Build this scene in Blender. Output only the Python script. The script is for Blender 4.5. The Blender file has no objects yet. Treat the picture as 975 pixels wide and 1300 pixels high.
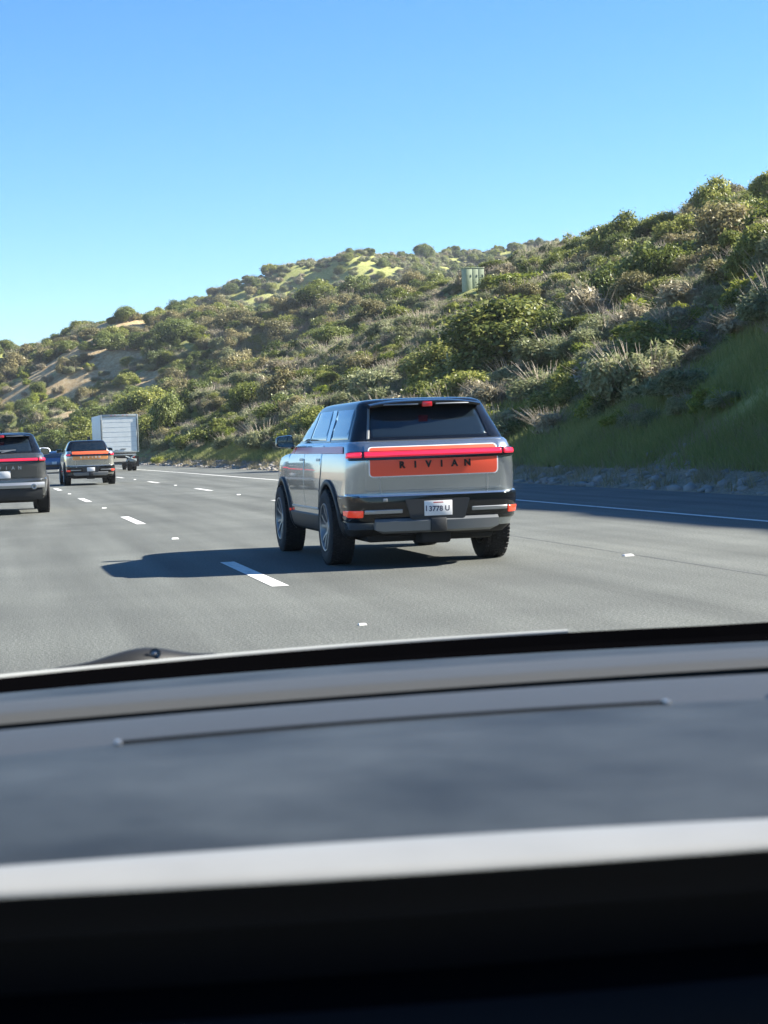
import bpy, bmesh, math, random
import numpy as np
from mathutils import Vector, Matrix
from mathutils.bvhtree import BVHTree
from mathutils.geometry import delaunay_2d_cdt

SC = bpy.context.scene
COL = SC.collection
rad = math.radians

# ------------------------------------------------------------------ camera
CAM_H = 1.378
YAW, PITCH, ROLL = 0.205243, 0.038592, 0.034597
def cam_basis():
    f = Vector((math.sin(YAW)*math.cos(PITCH), math.cos(YAW)*math.cos(PITCH), -math.sin(PITCH)))
    r0 = Vector((math.cos(YAW), -math.sin(YAW), 0)); u0 = r0.cross(f)
    return r0*math.cos(ROLL)-u0*math.sin(ROLL), r0*math.sin(ROLL)+u0*math.cos(ROLL), f
_r, _u, _f = cam_basis()
cd = bpy.data.cameras.new('camera'); cam = bpy.data.objects.new('camera', cd); COL.objects.link(cam)
cam.matrix_world = Matrix(((_r.x, _u.x, -_f.x, 0), (_r.y, _u.y, -_f.y, 0), (_r.z, _u.z, -_f.z, CAM_H), (0, 0, 0, 1)))
cd.sensor_fit = 'HORIZONTAL'; cd.sensor_width = 36; cd.lens = 36*2346.4/975
cd.clip_start = 0.05; cd.clip_end = 6000
cd.dof.use_dof = True; cd.dof.focus_distance = 26; cd.dof.aperture_fstop = 26
SC.camera = cam

# ------------------------------------------------------------------ sky, sun, exposure
SUN_EL = 33.2
SUN_AZ = 93.0            # degrees clockwise from +Y (the road's direction): just behind square right
world = bpy.data.worlds.new('World'); SC.world = world; world.use_nodes = True
nt = world.node_tree; nt.nodes.clear()
wo = nt.nodes.new('ShaderNodeOutputWorld'); bg = nt.nodes.new('ShaderNodeBackground'); sk = nt.nodes.new('ShaderNodeTexSky')
sk.sky_type = 'NISHITA'; sk.sun_disc = False; sk.sun_elevation = rad(SUN_EL); sk.sun_rotation = rad(SUN_AZ)
sk.altitude = 1500; sk.air_density = 1.0; sk.dust_density = 0.25; sk.ozone_density = 5.0
bg.inputs['Strength'].default_value = 0.061
hs = nt.nodes.new('ShaderNodeHueSaturation'); hs.inputs['Saturation'].default_value = 1.2
nt.links.new(sk.outputs[0], hs.inputs['Color']); nt.links.new(hs.outputs[0], bg.inputs[0]); nt.links.new(bg.outputs[0], wo.inputs[0])
sd = bpy.data.lights.new('sun', 'SUN'); sd.energy = 5.0; sd.angle = rad(0.53); sd.color = (1.0, 0.95, 0.85)
sun = bpy.data.objects.new('sun', sd); COL.objects.link(sun)
_sdir = Vector((math.sin(rad(SUN_AZ))*math.cos(rad(SUN_EL)), math.cos(rad(SUN_AZ))*math.cos(rad(SUN_EL)), math.sin(rad(SUN_EL))))
sun.rotation_euler = _sdir.to_track_quat('Z', 'Y').to_euler()
SC.view_settings.view_transform = 'Standard'; SC.view_settings.look = 'None'
SC.view_settings.exposure = 1.9; SC.view_settings.gamma = 1
SC.cycles.max_bounces = 6; SC.cycles.transparent_max_bounces = 6
SC.cycles.use_denoising = True

# ------------------------------------------------------------------ materials
def principled(name):
    m = bpy.data.materials.new(name); m.use_nodes = True
    return m, m.node_tree, m.node_tree.nodes['Principled BSDF']
def N(nt, kind, **kw):
    n = nt.nodes.new(kind)
    for k, v in kw.items(): setattr(n, k, v)
    return n
def simple(name, col, rough=.5, metal=0, coat=0, spec=.5, emit=0, noise=0, nscale=40, bump=0, bscale=200):
    m, t, b = principled(name)
    b.inputs['Base Color'].default_value = (*col, 1); b.inputs['Roughness'].default_value = rough
    b.inputs['Metallic'].default_value = metal; b.inputs['Coat Weight'].default_value = coat
    b.inputs['Coat Roughness'].default_value = .04; b.inputs['Specular IOR Level'].default_value = spec
    if emit:
        b.inputs['Emission Color'].default_value = (*col, 1); b.inputs['Emission Strength'].default_value = emit
    if noise or bump:
        tc = N(t, 'ShaderNodeTexCoord')
    if noise:
        n = N(t, 'ShaderNodeTexNoise'); n.inputs['Scale'].default_value = nscale; n.inputs['Detail'].default_value = 5
        r = N(t, 'ShaderNodeMapRange'); r.inputs['From Min'].default_value = .3; r.inputs['From Max'].default_value = .7
        r.inputs['To Min'].default_value = 1-noise; r.inputs['To Max'].default_value = 1+noise
        mx = N(t, 'ShaderNodeVectorMath', operation='SCALE'); mx.inputs[0].default_value = col
        t.links.new(tc.outputs['Object'], n.inputs['Vector']); t.links.new(n.outputs['Fac'], r.inputs['Value'])
        t.links.new(r.outputs[0], mx.inputs['Scale']); t.links.new(mx.outputs[0], b.inputs['Base Color'])
    if bump:
        n2 = N(t, 'ShaderNodeTexNoise'); n2.inputs['Scale'].default_value = bscale; n2.inputs['Detail'].default_value = 3
        bp = N(t, 'ShaderNodeBump'); bp.inputs['Strength'].default_value = bump; bp.inputs['Distance'].default_value = .01
        t.links.new(tc.outputs['Object'], n2.inputs['Vector']); t.links.new(n2.outputs['Fac'], bp.inputs['Height'])
        t.links.new(bp.outputs[0], b.inputs['Normal'])
    return m
def ramp_node(t, stops):
    r = N(t, 'ShaderNodeValToRGB'); e = r.color_ramp.elements
    while len(e) < len(stops): e.new(.5)
    for i, (p, c) in enumerate(stops): e[i].position = p; e[i].color = (*c, 1)
    return r

M = {}
M['silver_paint'] = simple('silver_paint', (.37, .41, .44), .22, .86, 1.0, noise=.03, nscale=3)
M['grey_paint'] = simple('grey_paint', (.085, .092, .096), .25, .6, 1.0, noise=.03, nscale=3)
M['pickup_paint'] = simple('pickup_paint', (.45, .45, .41), .25, .75, 1.0, noise=.03, nscale=3)
M['blue_paint'] = simple('blue_paint', (.045, .12, .25), .25, .4, 1.0)
M['white_paint'] = simple('white_paint', (.75, .75, .73), .3, 0, .6, noise=.04, nscale=2)
M['gloss_black'] = simple('gloss_black', (.006, .007, .009), .10, 0, .25)
M['black_plastic'] = simple('black_plastic', (.018, .02, .022), .5, bump=.15, bscale=300)
M['underbody'] = simple('underbody', (.012, .012, .012), .8)
M['tinted_glass'] = simple('tinted_glass', (.010, .016, .022), .03, 0, .3, spec=.7)
M['side_glass'] = simple('side_glass', (.08, .14, .19), .03, 0, .8, spec=1.0)
M['red_lens'] = simple('red_lens', (.55, .010, .03), .15, 0, 1.0, emit=.2)
M['red_glow'] = simple('red_glow', (.80, .02, .06), .2, 0, .5, emit=.3)
M['red_lens_dim'] = simple('red_lens_dim', (.42, .015, .02), .15, 0, 1.0, emit=.06)
M['reflector'] = simple('reflector', (.7, .05, .02), .2, 0, .6, emit=.12)
M['orange_decal'] = simple('orange_decal', (.92, .10, .045), .4, 0, .1)
M['amber_decal'] = simple('amber_decal', (.95, .40, .13), .4)
M['rust_decal'] = simple('rust_decal', (.62, .11, .04), .4)
M['white_decal'] = simple('white_decal', (.82, .82, .80), .4)
M['satin_silver'] = simple('satin_silver', (.42, .43, .43), .38, .7)
M['skid_grey'] = simple('skid_grey', (.20, .21, .215), .42, .55)
M['joint_grey'] = simple('joint_grey', (.52, .55, .53), .6)
M['steel_strip'] = simple('steel_strip', (.58, .60, .60), .3, .6)
M['rubber'] = simple('rubber', (.016, .016, .017), .8, noise=.3, nscale=25, bump=.4, bscale=120)
M['rim_light'] = simple('rim_light', (.26, .27, .28), .35, .7)
M['rim_dark'] = simple('rim_dark', (.010, .010, .011), .4, .3)
M['letter_black'] = simple('letter_black', (.008, .008, .01), .2, 0, .5)
M['letter_silver'] = simple('letter_silver', (.33, .34, .35), .25, .6)
M['plate_white'] = simple('plate_white', (.78, .77, .76), .45, noise=.04, nscale=60)
M['plate_ink'] = simple('plate_ink', (.03, .04, .09), .5)
M['plate_red'] = simple('plate_red', (.55, .08, .08), .5)
M['mirror_glass'] = simple('mirror_glass', (.10, .11, .12), .05, 1.0)
M['truck_box'] = simple('truck_box', (.66, .69, .66), .5, noise=.05, nscale=1.2)
M['truck_frame'] = simple('truck_frame', (.33, .37, .37), .45, .3, noise=.12, nscale=3)
M['grime'] = simple('grime', (.05, .05, .045), .8, noise=.4, nscale=6)
M['marker_white'] = simple('marker_white', (.80, .79, .74), .5)
M['shed_green'] = simple('shed_green', (.24, .29, .18), .6, noise=.06, nscale=3)

def asphalt_mat():
    m, t, b = principled('asphalt'); tc = N(t, 'ShaderNodeTexCoord')
    fine = N(t, 'ShaderNodeTexNoise'); fine.inputs['Scale'].default_value = 42; fine.inputs['Detail'].default_value = 3; fine.inputs['Roughness'].default_value = .7
    vor = N(t, 'ShaderNodeTexVoronoi'); vor.inputs['Scale'].default_value = 70
    big = N(t, 'ShaderNodeTexNoise'); big.inputs['Scale'].default_value = .35; big.inputs['Detail'].default_value = 5
    mp = N(t, 'ShaderNodeMapping'); mp.inputs['Scale'].default_value = (1.1, .05, 1)
    streak = N(t, 'ShaderNodeTexNoise'); streak.inputs['Scale'].default_value = 1.3; streak.inputs['Detail'].default_value = 3
    for n in (fine, vor, big): t.links.new(tc.outputs['Object'], n.inputs['Vector'])
    t.links.new(tc.outputs['Object'], mp.inputs['Vector']); t.links.new(mp.outputs[0], streak.inputs['Vector'])
    r1 = ramp_node(t, [(.28, (.045, .048, .043)), (.5, (.098, .104, .094)), (.72, (.19, .197, .18))]); t.links.new(fine.outputs['Fac'], r1.inputs[0])
    r2 = ramp_node(t, [(.3, (.82, .82, .82)), (.7, (1.12, 1.12, 1.11))]); t.links.new(big.outputs['Fac'], r2.inputs[0])
    r3 = ramp_node(t, [(.3, (.72, .72, .72)), (.7, (1.17, 1.17, 1.17))]); t.links.new(streak.outputs['Fac'], r3.inputs[0])
    m1 = N(t, 'ShaderNodeMix', data_type='RGBA', blend_type='MULTIPLY'); m1.inputs['Factor'].default_value = 1
    m2 = N(t, 'ShaderNodeMix', data_type='RGBA', blend_type='MULTIPLY'); m2.inputs['Factor'].default_value = 1
    t.links.new(r1.outputs[0], m1.inputs['A']); t.links.new(r2.outputs[0], m1.inputs['B'])
    t.links.new(m1.outputs['Result'], m2.inputs['A']); t.links.new(r3.outputs[0], m2.inputs['B'])
    t.links.new(m2.outputs['Result'], b.inputs['Base Color'])
    b.inputs['Roughness'].default_value = .85; b.inputs['Specular IOR Level'].default_value = .3
    bp = N(t, 'ShaderNodeBump'); bp.inputs['Strength'].default_value = .5; bp.inputs['Distance'].default_value = .006
    t.links.new(vor.outputs['Distance'], bp.inputs['Height']); t.links.new(bp.outputs[0], b.inputs['Normal'])
    return m
M['asphalt'] = asphalt_mat()
M['seam'] = simple('seam', (.083, .088, .08), .8, noise=.25, nscale=1.5)
def paint_mat():
    m, t, b = principled('road_paint'); tc = N(t, 'ShaderNodeTexCoord')
    n = N(t, 'ShaderNodeTexNoise'); n.inputs['Scale'].default_value = 9; n.inputs['Detail'].default_value = 8; n.inputs['Roughness'].default_value = .75
    t.links.new(tc.outputs['Object'], n.inputs['Vector'])
    r = ramp_node(t, [(.32, (.22, .22, .21)), (.45, (.60, .60, .57)), (.7, (.74, .74, .71))]); t.links.new(n.outputs['Fac'], r.inputs[0])
    t.links.new(r.outputs[0], b.inputs['Base Color']); b.inputs['Roughness'].default_value = .7
    return m
M['road_paint'] = paint_mat()

def leaf_mat(name, c1, c2, c3, trans=.35, rough=.5):
    """leaf colours vary from leaf to leaf (attribute 'tint') and from plant to plant"""
    m, t, b = principled(name)
    at = N(t, 'ShaderNodeAttribute', attribute_name='tint'); oi = N(t, 'ShaderNodeObjectInfo')
    mx = N(t, 'ShaderNodeMath', operation='MULTIPLY_ADD'); mx.inputs[1].default_value = .45; 
    t.links.new(oi.outputs['Random'], mx.inputs[0])
    ma = N(t, 'ShaderNodeMath', operation='MULTIPLY'); ma.inputs[1].default_value = .55
    t.links.new(at.outputs['Fac'], ma.inputs[0]); t.links.new(ma.outputs[0], mx.inputs[2])
    r = ramp_node(t, [(.12, c1), (.5, c2), (.9, c3)]); t.links.new(mx.outputs[0], r.inputs[0])
    t.links.new(r.outputs[0], b.inputs['Base Color']); b.inputs['Roughness'].default_value = rough; b.inputs['Specular IOR Level'].default_value = .3
    tr = N(t, 'ShaderNodeBsdfTranslucent'); t.links.new(r.outputs[0], tr.inputs['Color'])
    ms = N(t, 'ShaderNodeMixShader'); ms.inputs[0].default_value = trans
    out = [n for n in t.nodes if n.type == 'OUTPUT_MATERIAL'][0]
    t.links.new(b.outputs[0], ms.inputs[1]); t.links.new(tr.outputs[0], ms.inputs[2]); t.links.new(ms.outputs[0], out.inputs[0])
    return m
M['leaf_sage'] = leaf_mat('leaf_sage', (.16, .18, .08), (.25, .27, .13), (.37, .37, .20), .4)
M['leaf_laurel'] = leaf_mat('leaf_laurel', (.08, .105, .022), (.18, .21, .046), (.36, .36, .10), .45, .4)
M['leaf_mustard'] = leaf_mat('leaf_mustard', (.15, .20, .03), (.25, .29, .045), (.40, .38, .07), .45)
M['leaf_dry'] = leaf_mat('leaf_dry', (.22, .19, .11), (.33, .29, .18), (.44, .39, .26), .25)
M['leaf_russet'] = leaf_mat('leaf_russet', (.15, .145, .06), (.24, .215, .095), (.34, .29, .14), .35)
M['leaf_oak'] = leaf_mat('leaf_oak', (.07, .095, .022), (.13, .165, .04), (.22, .25, .07), .35)
M['leaf_tree'] = leaf_mat('leaf_tree', (.06, .085, .02), (.16, .19, .045), (.38, .37, .11), .4, .4)
M['grass'] = leaf_mat('grass', (.13, .17, .045), (.23, .26, .08), (.34, .34, .13), .45)
M['dry_grass'] = leaf_mat('dry_grass', (.20, .17, .09), (.30, .26, .15), (.38, .34, .21), .4)
M['twig'] = simple('twig', (.33, .28, .22), .8, noise=.3, nscale=5)
M['bark'] = simple('bark', (.10, .08, .06), .85, noise=.3, nscale=8)

# ------------------------------------------------------------------ mesh helpers
def link(o, parent=None):
    COL.objects.link(o)
    if parent is not None: o.parent = parent
    return o
class MB:
    """collects shapes and links them as one mesh object"""
    def __init__(s): s.v = []; s.f = []; s.mi = []; s.m = 0
    def add(s, vs, fs):
        o = len(s.v); s.v += [tuple(p) for p in vs]; s.f += [tuple(i+o for i in f) for f in fs]; s.mi += [s.m]*len(fs)
    def box(s, x0, x1, y0, y1, z0, z1, bev=0, seg=2, xf=None):
        bm = bmesh.new(); bmesh.ops.create_cube(bm, size=1)
        bmesh.ops.scale(bm, vec=(x1-x0, y1-y0, z1-z0), verts=bm.verts)
        if bev: bmesh.ops.bevel(bm, geom=bm.edges[:], offset=bev, segments=seg, affect='EDGES', profile=.5)
        bmesh.ops.translate(bm, vec=((x0+x1)/2, (y0+y1)/2, (z0+z1)/2), verts=bm.verts)
        if xf is not None: bmesh.ops.transform(bm, matrix=xf, verts=bm.verts)
        bm.verts.index_update(); s.add([v.co for v in bm.verts], [[v.index for v in f.verts] for f in bm.faces]); bm.free()
    def lathe(s, prof, n=48, axis='x', c=(0, 0, 0), a0=0, a1=2*math.pi):
        """profile of (axial, radius) turned about an axis through c"""
        vs = []; full = abs(a1-a0-2*math.pi) < 1e-6; k = n if full else n+1
        for i in range(k):
            a = a0+(a1-a0)*i/n
            for (h, r) in prof:
                p = (h, r*math.cos(a), r*math.sin(a)) if axis == 'x' else ((r*math.cos(a), h, r*math.sin(a)) if axis == 'y' else (r*math.cos(a), r*math.sin(a), h))
                vs.append((p[0]+c[0], p[1]+c[1], p[2]+c[2]))
        P = len(prof); fs = []
        for i in range(n):
            for j in range(P-1):
                a = i*P+j; b = ((i+1) % k)*P+j; fs.append((a, a+1, b+1, b))
        s.add(vs, fs)
    def tube(s, pts, rs, n=8, caps=True):
        pts = [Vector(p) for p in pts]
        if not hasattr(rs, '__len__'): rs = [rs]*len(pts)
        vs = []; prev = None
        for i, p in enumerate(pts):
            t = (pts[min(i+1, len(pts)-1)]-pts[max(i-1, 0)]).normalized()
            a = prev if prev is not None else (Vector((0, 0, 1)) if abs(t.z) < .9 else Vector((1, 0, 0)))
            x = (a-t*a.dot(t)).normalized(); prev = x; y = t.cross(x)
            for k in range(n):
                q = 2*math.pi*k/n; vs.append(p+x*rs[i]*math.cos(q)+y*rs[i]*math.sin(q))
        fs = [(i*n+k, i*n+(k+1) % n, (i+1)*n+(k+1) % n, (i+1)*n+k) for i in range(len(pts)-1) for k in range(n)]
        if caps: fs += [tuple(range(n-1, -1, -1)), tuple((len(pts)-1)*n+k for k in range(n))]
        s.add(vs, fs)
    def loft(s, rings, close=True, caps=True):
        n = len(rings[0]); vs = [p for r in rings for p in r]; fs = []
        for i in range(len(rings)-1):
            for k in range(n if close else n-1):
                fs.append((i*n+k, i*n+(k+1) % n, (i+1)*n+(k+1) % n, (i+1)*n+k))
        if caps: fs += [tuple(range(n-1, -1, -1)), tuple((len(rings)-1)*n+k for k in range(n))]
        s.add(vs, fs)
    def prism(s, poly, axis, a, b):
        """2-D polygon pushed along an axis from a to b"""
        def p3(u, v, h): return (h, u, v) if axis == 'x' else ((u, h, v) if axis == 'y' else (u, v, h))
        s.loft([[p3(u, v, a) for u, v in poly], [p3(u, v, b) for u, v in poly]])
    def build(s, name, mats, parent=None, smooth=True, angle=35):
        me = bpy.data.meshes.new(name); me.from_pydata(s.v, [], s.f)
        return finish(me, name, mats, parent, smooth, angle, s.mi)
def finish(me, name, mats, parent=None, smooth=True, angle=35, mi=None, normals=True):
    if not isinstance(mats, (list, tuple)): mats = [mats]
    for m in mats: me.materials.append(m)
    if mi is not None and len(mats) > 1: me.polygons.foreach_set('material_index', mi)
    if normals:
        bm = bmesh.new(); bm.from_mesh(me); bmesh.ops.recalc_face_normals(bm, faces=bm.faces); bm.to_mesh(me); bm.free()
    if smooth: me.shade_smooth(); me.set_sharp_from_angle(angle=rad(angle))
    return link(bpy.data.objects.new(name, me), parent)
def empty(name, loc, rz=0):
    o = bpy.data.objects.new(name, None); o.empty_display_size = .3
    o.location = loc; o.rotation_euler = (0, 0, rz); return link(o)
def tag(o, label=None, cat=None, group=None, kind=None):
    for k, v in (('label', label), ('category', cat), ('group', group), ('kind', kind)):
        if v: o[k] = v
    return o
def rpoly(pts, r, seg=5):
    """polygon with rounded corners"""
    n = len(pts); out = []
    rs = r if hasattr(r, '__len__') else [r]*n
    for i in range(n):
        p = Vector(pts[i]); a = Vector(pts[i-1]); b = Vector(pts[(i+1) % n])
        d1 = (a-p); d2 = (b-p); k = min(rs[i], d1.length*.49, d2.length*.49)
        if k < 1e-5: out.append(tuple(p)); continue
        s = p+d1.normalized()*k; e = p+d2.normalized()*k
        for j in range(seg+1):
            t = j/seg; out.append(tuple(s*(1-t)**2+p*2*t*(1-t)+e*t*t))
    return out
def resample(poly, step):
    out = []
    for i in range(len(poly)):
        a = Vector(poly[i]); b = Vector(poly[(i+1) % len(poly)]); k = max(1, int((b-a).length/step))
        out += [tuple(a.lerp(b, j/k)) for j in range(k)]
    return out
def rect(x0, x1, z0, z1): return [(x0, z0), (x1, z0), (x1, z1), (x0, z1)]
def inside(p, poly):
    c = False; x, y = p
    for i in range(len(poly)):
        x1, y1 = poly[i-1]; x2, y2 = poly[i]
        if (y1 > y) != (y2 > y) and x < (x2-x1)*(y-y1)/(y2-y1)+x1: c = not c
    return c
def patch(name, bvh, side, outline, off, thick, mat, parent, step=.06, bev=.004, angle=40):
    """a panel that follows a shell: outline given in (y,z) for 'L'/'R', (x,z) for 'rear'/'front', (x,y) for 'top'"""
    o = resample(outline, step); n = len(o)
    area = sum(o[i-1][0]*o[i][1]-o[i][0]*o[i-1][1] for i in range(n))
    if area < 0: o = o[::-1]
    ins = []
    for i in range(n):
        a = Vector(o[i-1]); b = Vector(o[(i+1) % n]); t = (b-a)
        t = t.normalized() if t.length > 1e-9 else Vector((1, 0)); ins.append((o[i][0]-t.y*bev, o[i][1]+t.x*bev))
    xs = [p[0] for p in o]; ys = [p[1] for p in o]; grid = []
    gx = min(xs)+step*.5
    while gx < max(xs):
        gy = min(ys)+step*.5
        while gy < max(ys):
            if inside((gx, gy), ins) and min((gx-q[0])**2+(gy-q[1])**2 for q in ins) > (step*.35)**2: grid.append((gx, gy))
            gy += step
        gx += step
    res = delaunay_2d_cdt([Vector(p) for p in o+ins+grid], [(n+i, n+(i+1) % n) for i in range(n)], [list(range(n))], 1, 1e-6)
    V2, F = res[0], [tuple(f) for f in res[2]]
    is_edge = [any(q < n for q in ov) for ov in res[3]]
    outer, inner = [], []
    for vi, p in enumerate(V2):
        u, v = p
        if side in 'LR':
            s = -1 if side == 'L' else 1; org = Vector((s*4, u, v)); d = Vector((-s, 0, 0))
        elif side == 'rear': org = Vector((u, -7, v)); d = Vector((0, 1, 0))
        elif side == 'front': org = Vector((u, 7, v)); d = Vector((0, -1, 0))
        else: org = Vector((u, v, 5)); d = Vector((0, 0, -1))
        h, nn, _, _ = bvh.ray_cast(org, d)
        if h is None or (side in 'LR' and abs(h.x) < .2):
            h, nn, _, _ = bvh.find_nearest(org+d*(3.1 if side in 'LR' else 4.5)); 
        if nn.dot(d) > 0: nn = -nn
        k = off-(bev if is_edge[vi] else 0)
        outer.append(h+nn*k); inner.append(h+nn*(off-thick))
    m = len(V2); cnt = {}
    for f in F:
        for i in range(3):
            e = (f[i], f[(i+1) % 3]); cnt[tuple(sorted(e))] = cnt.get(tuple(sorted(e)), 0)+1
    fs = list(F)+[tuple(i+m for i in f[::-1]) for f in F]
    for f in F:
        for i in range(3):
            a, b = f[i], f[(i+1) % 3]
            if cnt[tuple(sorted((a, b)))] == 1: fs.append((a, a+m, b+m, b))
    mb = MB(); mb.add(outer+inner, fs)
    return mb.build(name, mat, parent, True, angle)
def text_obj(name, body, size, depth, mat, parent, loc, rot, spacing=1.0, bold=0):
    c = bpy.data.curves.new(name, 'FONT'); c.body = body; c.size = size; c.extrude = depth; c.align_x = 'CENTER'; c.align_y = 'CENTER'
    c.space_character = spacing; c.offset = bold; c.resolution_u = 3
    tmp = bpy.data.objects.new(name, c); COL.objects.link(tmp)
    dg = bpy.context.evaluated_depsgraph_get(); me = bpy.data.meshes.new_from_object(tmp.evaluated_get(dg))
    bpy.data.objects.remove(tmp); bpy.data.curves.remove(c)
    me.materials.clear()
    o = finish(me, name, mat, parent, False, normals=False); o.location = loc; o.rotation_euler = rot
    return o
M['dash_black'] = simple('dash_black', (.0012, .0012, .0015), .9, spec=0)
M['dash_ridge'] = simple('dash_ridge', (.045, .045, .041), .5, bump=.1, bscale=900)
M['dash_band'] = simple('dash_band', (.036, .037, .036), .5, bump=.1, bscale=900)
M['dash_pad'] = simple('dash_pad', (.030, .034, .036), .5, 0, 0, spec=.22, noise=.45, nscale=11, bump=.12, bscale=900)
M['dash_trim'] = simple('dash_trim', (.225, .225, .213), .4, 0, noise=.05, nscale=20)
M['dash_front'] = simple('dash_front', (.0018, .0022, .004), .6, spec=.15)
M['wiper_grey'] = simple('wiper_grey', (.012, .0125, .013), .6, spec=.3)
M['dash_edge'] = simple('dash_edge', (.33, .34, .33), .5)

# ------------------------------------------------------------------ terrain shape
# TERRAIN BEGIN
KAPPA = .00023
L1, LANE = 2.677, 4.209
def shift(y):
    """how far the road has bent to the left y metres ahead"""
    y = np.asarray(y, float)
    return KAPPA*np.maximum(y, 0)**2/2 + .00026*np.maximum(y-150, 0)**2
_rs = np.random.RandomState(7)
_lat = _rs.rand(256, 256)
def vnoise(x, y):
    xi = np.floor(x).astype(int); yi = np.floor(y).astype(int); fx = x-xi; fy = y-yi
    fx = fx*fx*(3-2*fx); fy = fy*fy*(3-2*fy)
    g = lambda a, b: _lat[a % 256, b % 256]
    return (g(xi, yi)*(1-fx)+g(xi+1, yi)*fx)*(1-fy)+(g(xi, yi+1)*(1-fx)+g(xi+1, yi+1)*fx)*fy
def fbm(x, y, o=4):
    s = 0; a = .5
    for i in range(o): s = s+a*(vnoise(x*2**i+17*i, y*2**i+31*i)-.5); a *= .5
    return s
CREST = np.array([(-80, 40), (0, 42), (35, 41), (45, 37.5), (55, 28), (65, 23), (80, 21.2), (100, 20.6), (140, 20.2), (155, 19.8), (166, 20.0), (175, 20.8), (186, 20.0), (198, 18.0), (212, 15.7), (243, 12.2), (285, 8.8), (330, 4.8), (400, 3), (900, 3)], float)
RIDGES = [
 ([(-60, 430, 25), (-22, 430, 26.3), (1.8, 430, 26.8), (12.4, 430, 27.3), (20.4, 410, 29.1), (26.7, 400, 30.0), (37.7, 430, 32.5), (50.2, 470, 35.8), (65.6, 520, 41.1)], .50),
 ([(40, 700, 36), (65.5, 640, 43.7), (80.8, 640, 52.7), (94.8, 640, 58.4), (111.7, 640, 63.9), (123.0, 640, 66.3), (154.7, 680, 68.5), (176.8, 720, 74.5), (196.4, 720, 76.7), (222.8, 720, 78.6), (263.1, 720, 81.0), (420, 720, 84)], .42),
 ([(170, 300, 33), (90.0, 320.0, 29.8), (78.4, 320.0, 28.9), (68.0, 325.0, 28.6), (52.5, 345.0, 29.5), (46.7, 370.0, 30.1), (43.8, 410.0, 30.9)], .45),
 ([(26.7, 400.0, 30.0), (16.7, 370.0, 20.4), (9.7, 350.0, 12.2)], .55),
 ([(68.0, 325.0, 28.6), (54.6, 300.0, 19.7), (41.2, 290.0, 13.1)], .5),
]
def terrain(x, y):
    x = np.asarray(x, float); y = np.asarray(y, float)
    d = x+shift(y)
    zc = np.interp(y, CREST[:, 0], CREST[:, 1])
    t0 = 16.8; dc = np.interp(y, (0, 110, 240), (75, 72, 50))
    nz = fbm(x*.055, y*.055)*3.2+fbm(x*.25+9, y*.25)*1.1
    u = np.clip((d-t0)/(dc-t0), 0, 1)
    prof = u*1.0+.05*np.sin(u*math.pi)                 # slightly convex bank
    bank = .35+(zc-.35)*prof-np.maximum(d-dc, 0)*.12
    ramp = np.clip((d-15.3)/(t0-15.3), 0, 1)
    near = np.where(d < t0, .35*ramp*ramp*(3-2*ramp), bank+nz*np.clip((d-t0)/8, 0, 1))
    z = near
    for (pts, slope), DROP in zip(RIDGES, (1.5, 1.2, 4.5, 1.5, 3.5)):
        best = np.full(x.shape, -50.0)
        for (ax, ay, az), (bx, by, bz) in zip(pts[:-1], pts[1:]):
            vx, vy = bx-ax, by-ay; t = np.clip(((x-ax)*vx+(y-ay)*vy)/(vx*vx+vy*vy), 0, 1)
            dist = np.hypot(x-(ax+t*vx), y-(ay+t*vy))
            best = np.maximum(best, az-DROP+t*(bz-az)-slope*(np.sqrt(dist**2+36)-6))
        far = best+(np.abs(fbm(x*.02, y*.02))*-26+2.5+fbm(x*.09, y*.09)*4)*np.clip((az+10-best)/25, .25, 1)
        k = 3.0; m = np.maximum(z, far); z = np.where(d > 15.5, m+k*np.exp(-np.abs(z-far)/k)*.35*np.clip((d-17)/6, 0, 1), z)
    left = np.clip((-14-d)/30, 0, 1)*2.0
    z = np.where(d < 15.3, left-.06, z)
    return z
# TERRAIN END

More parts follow.
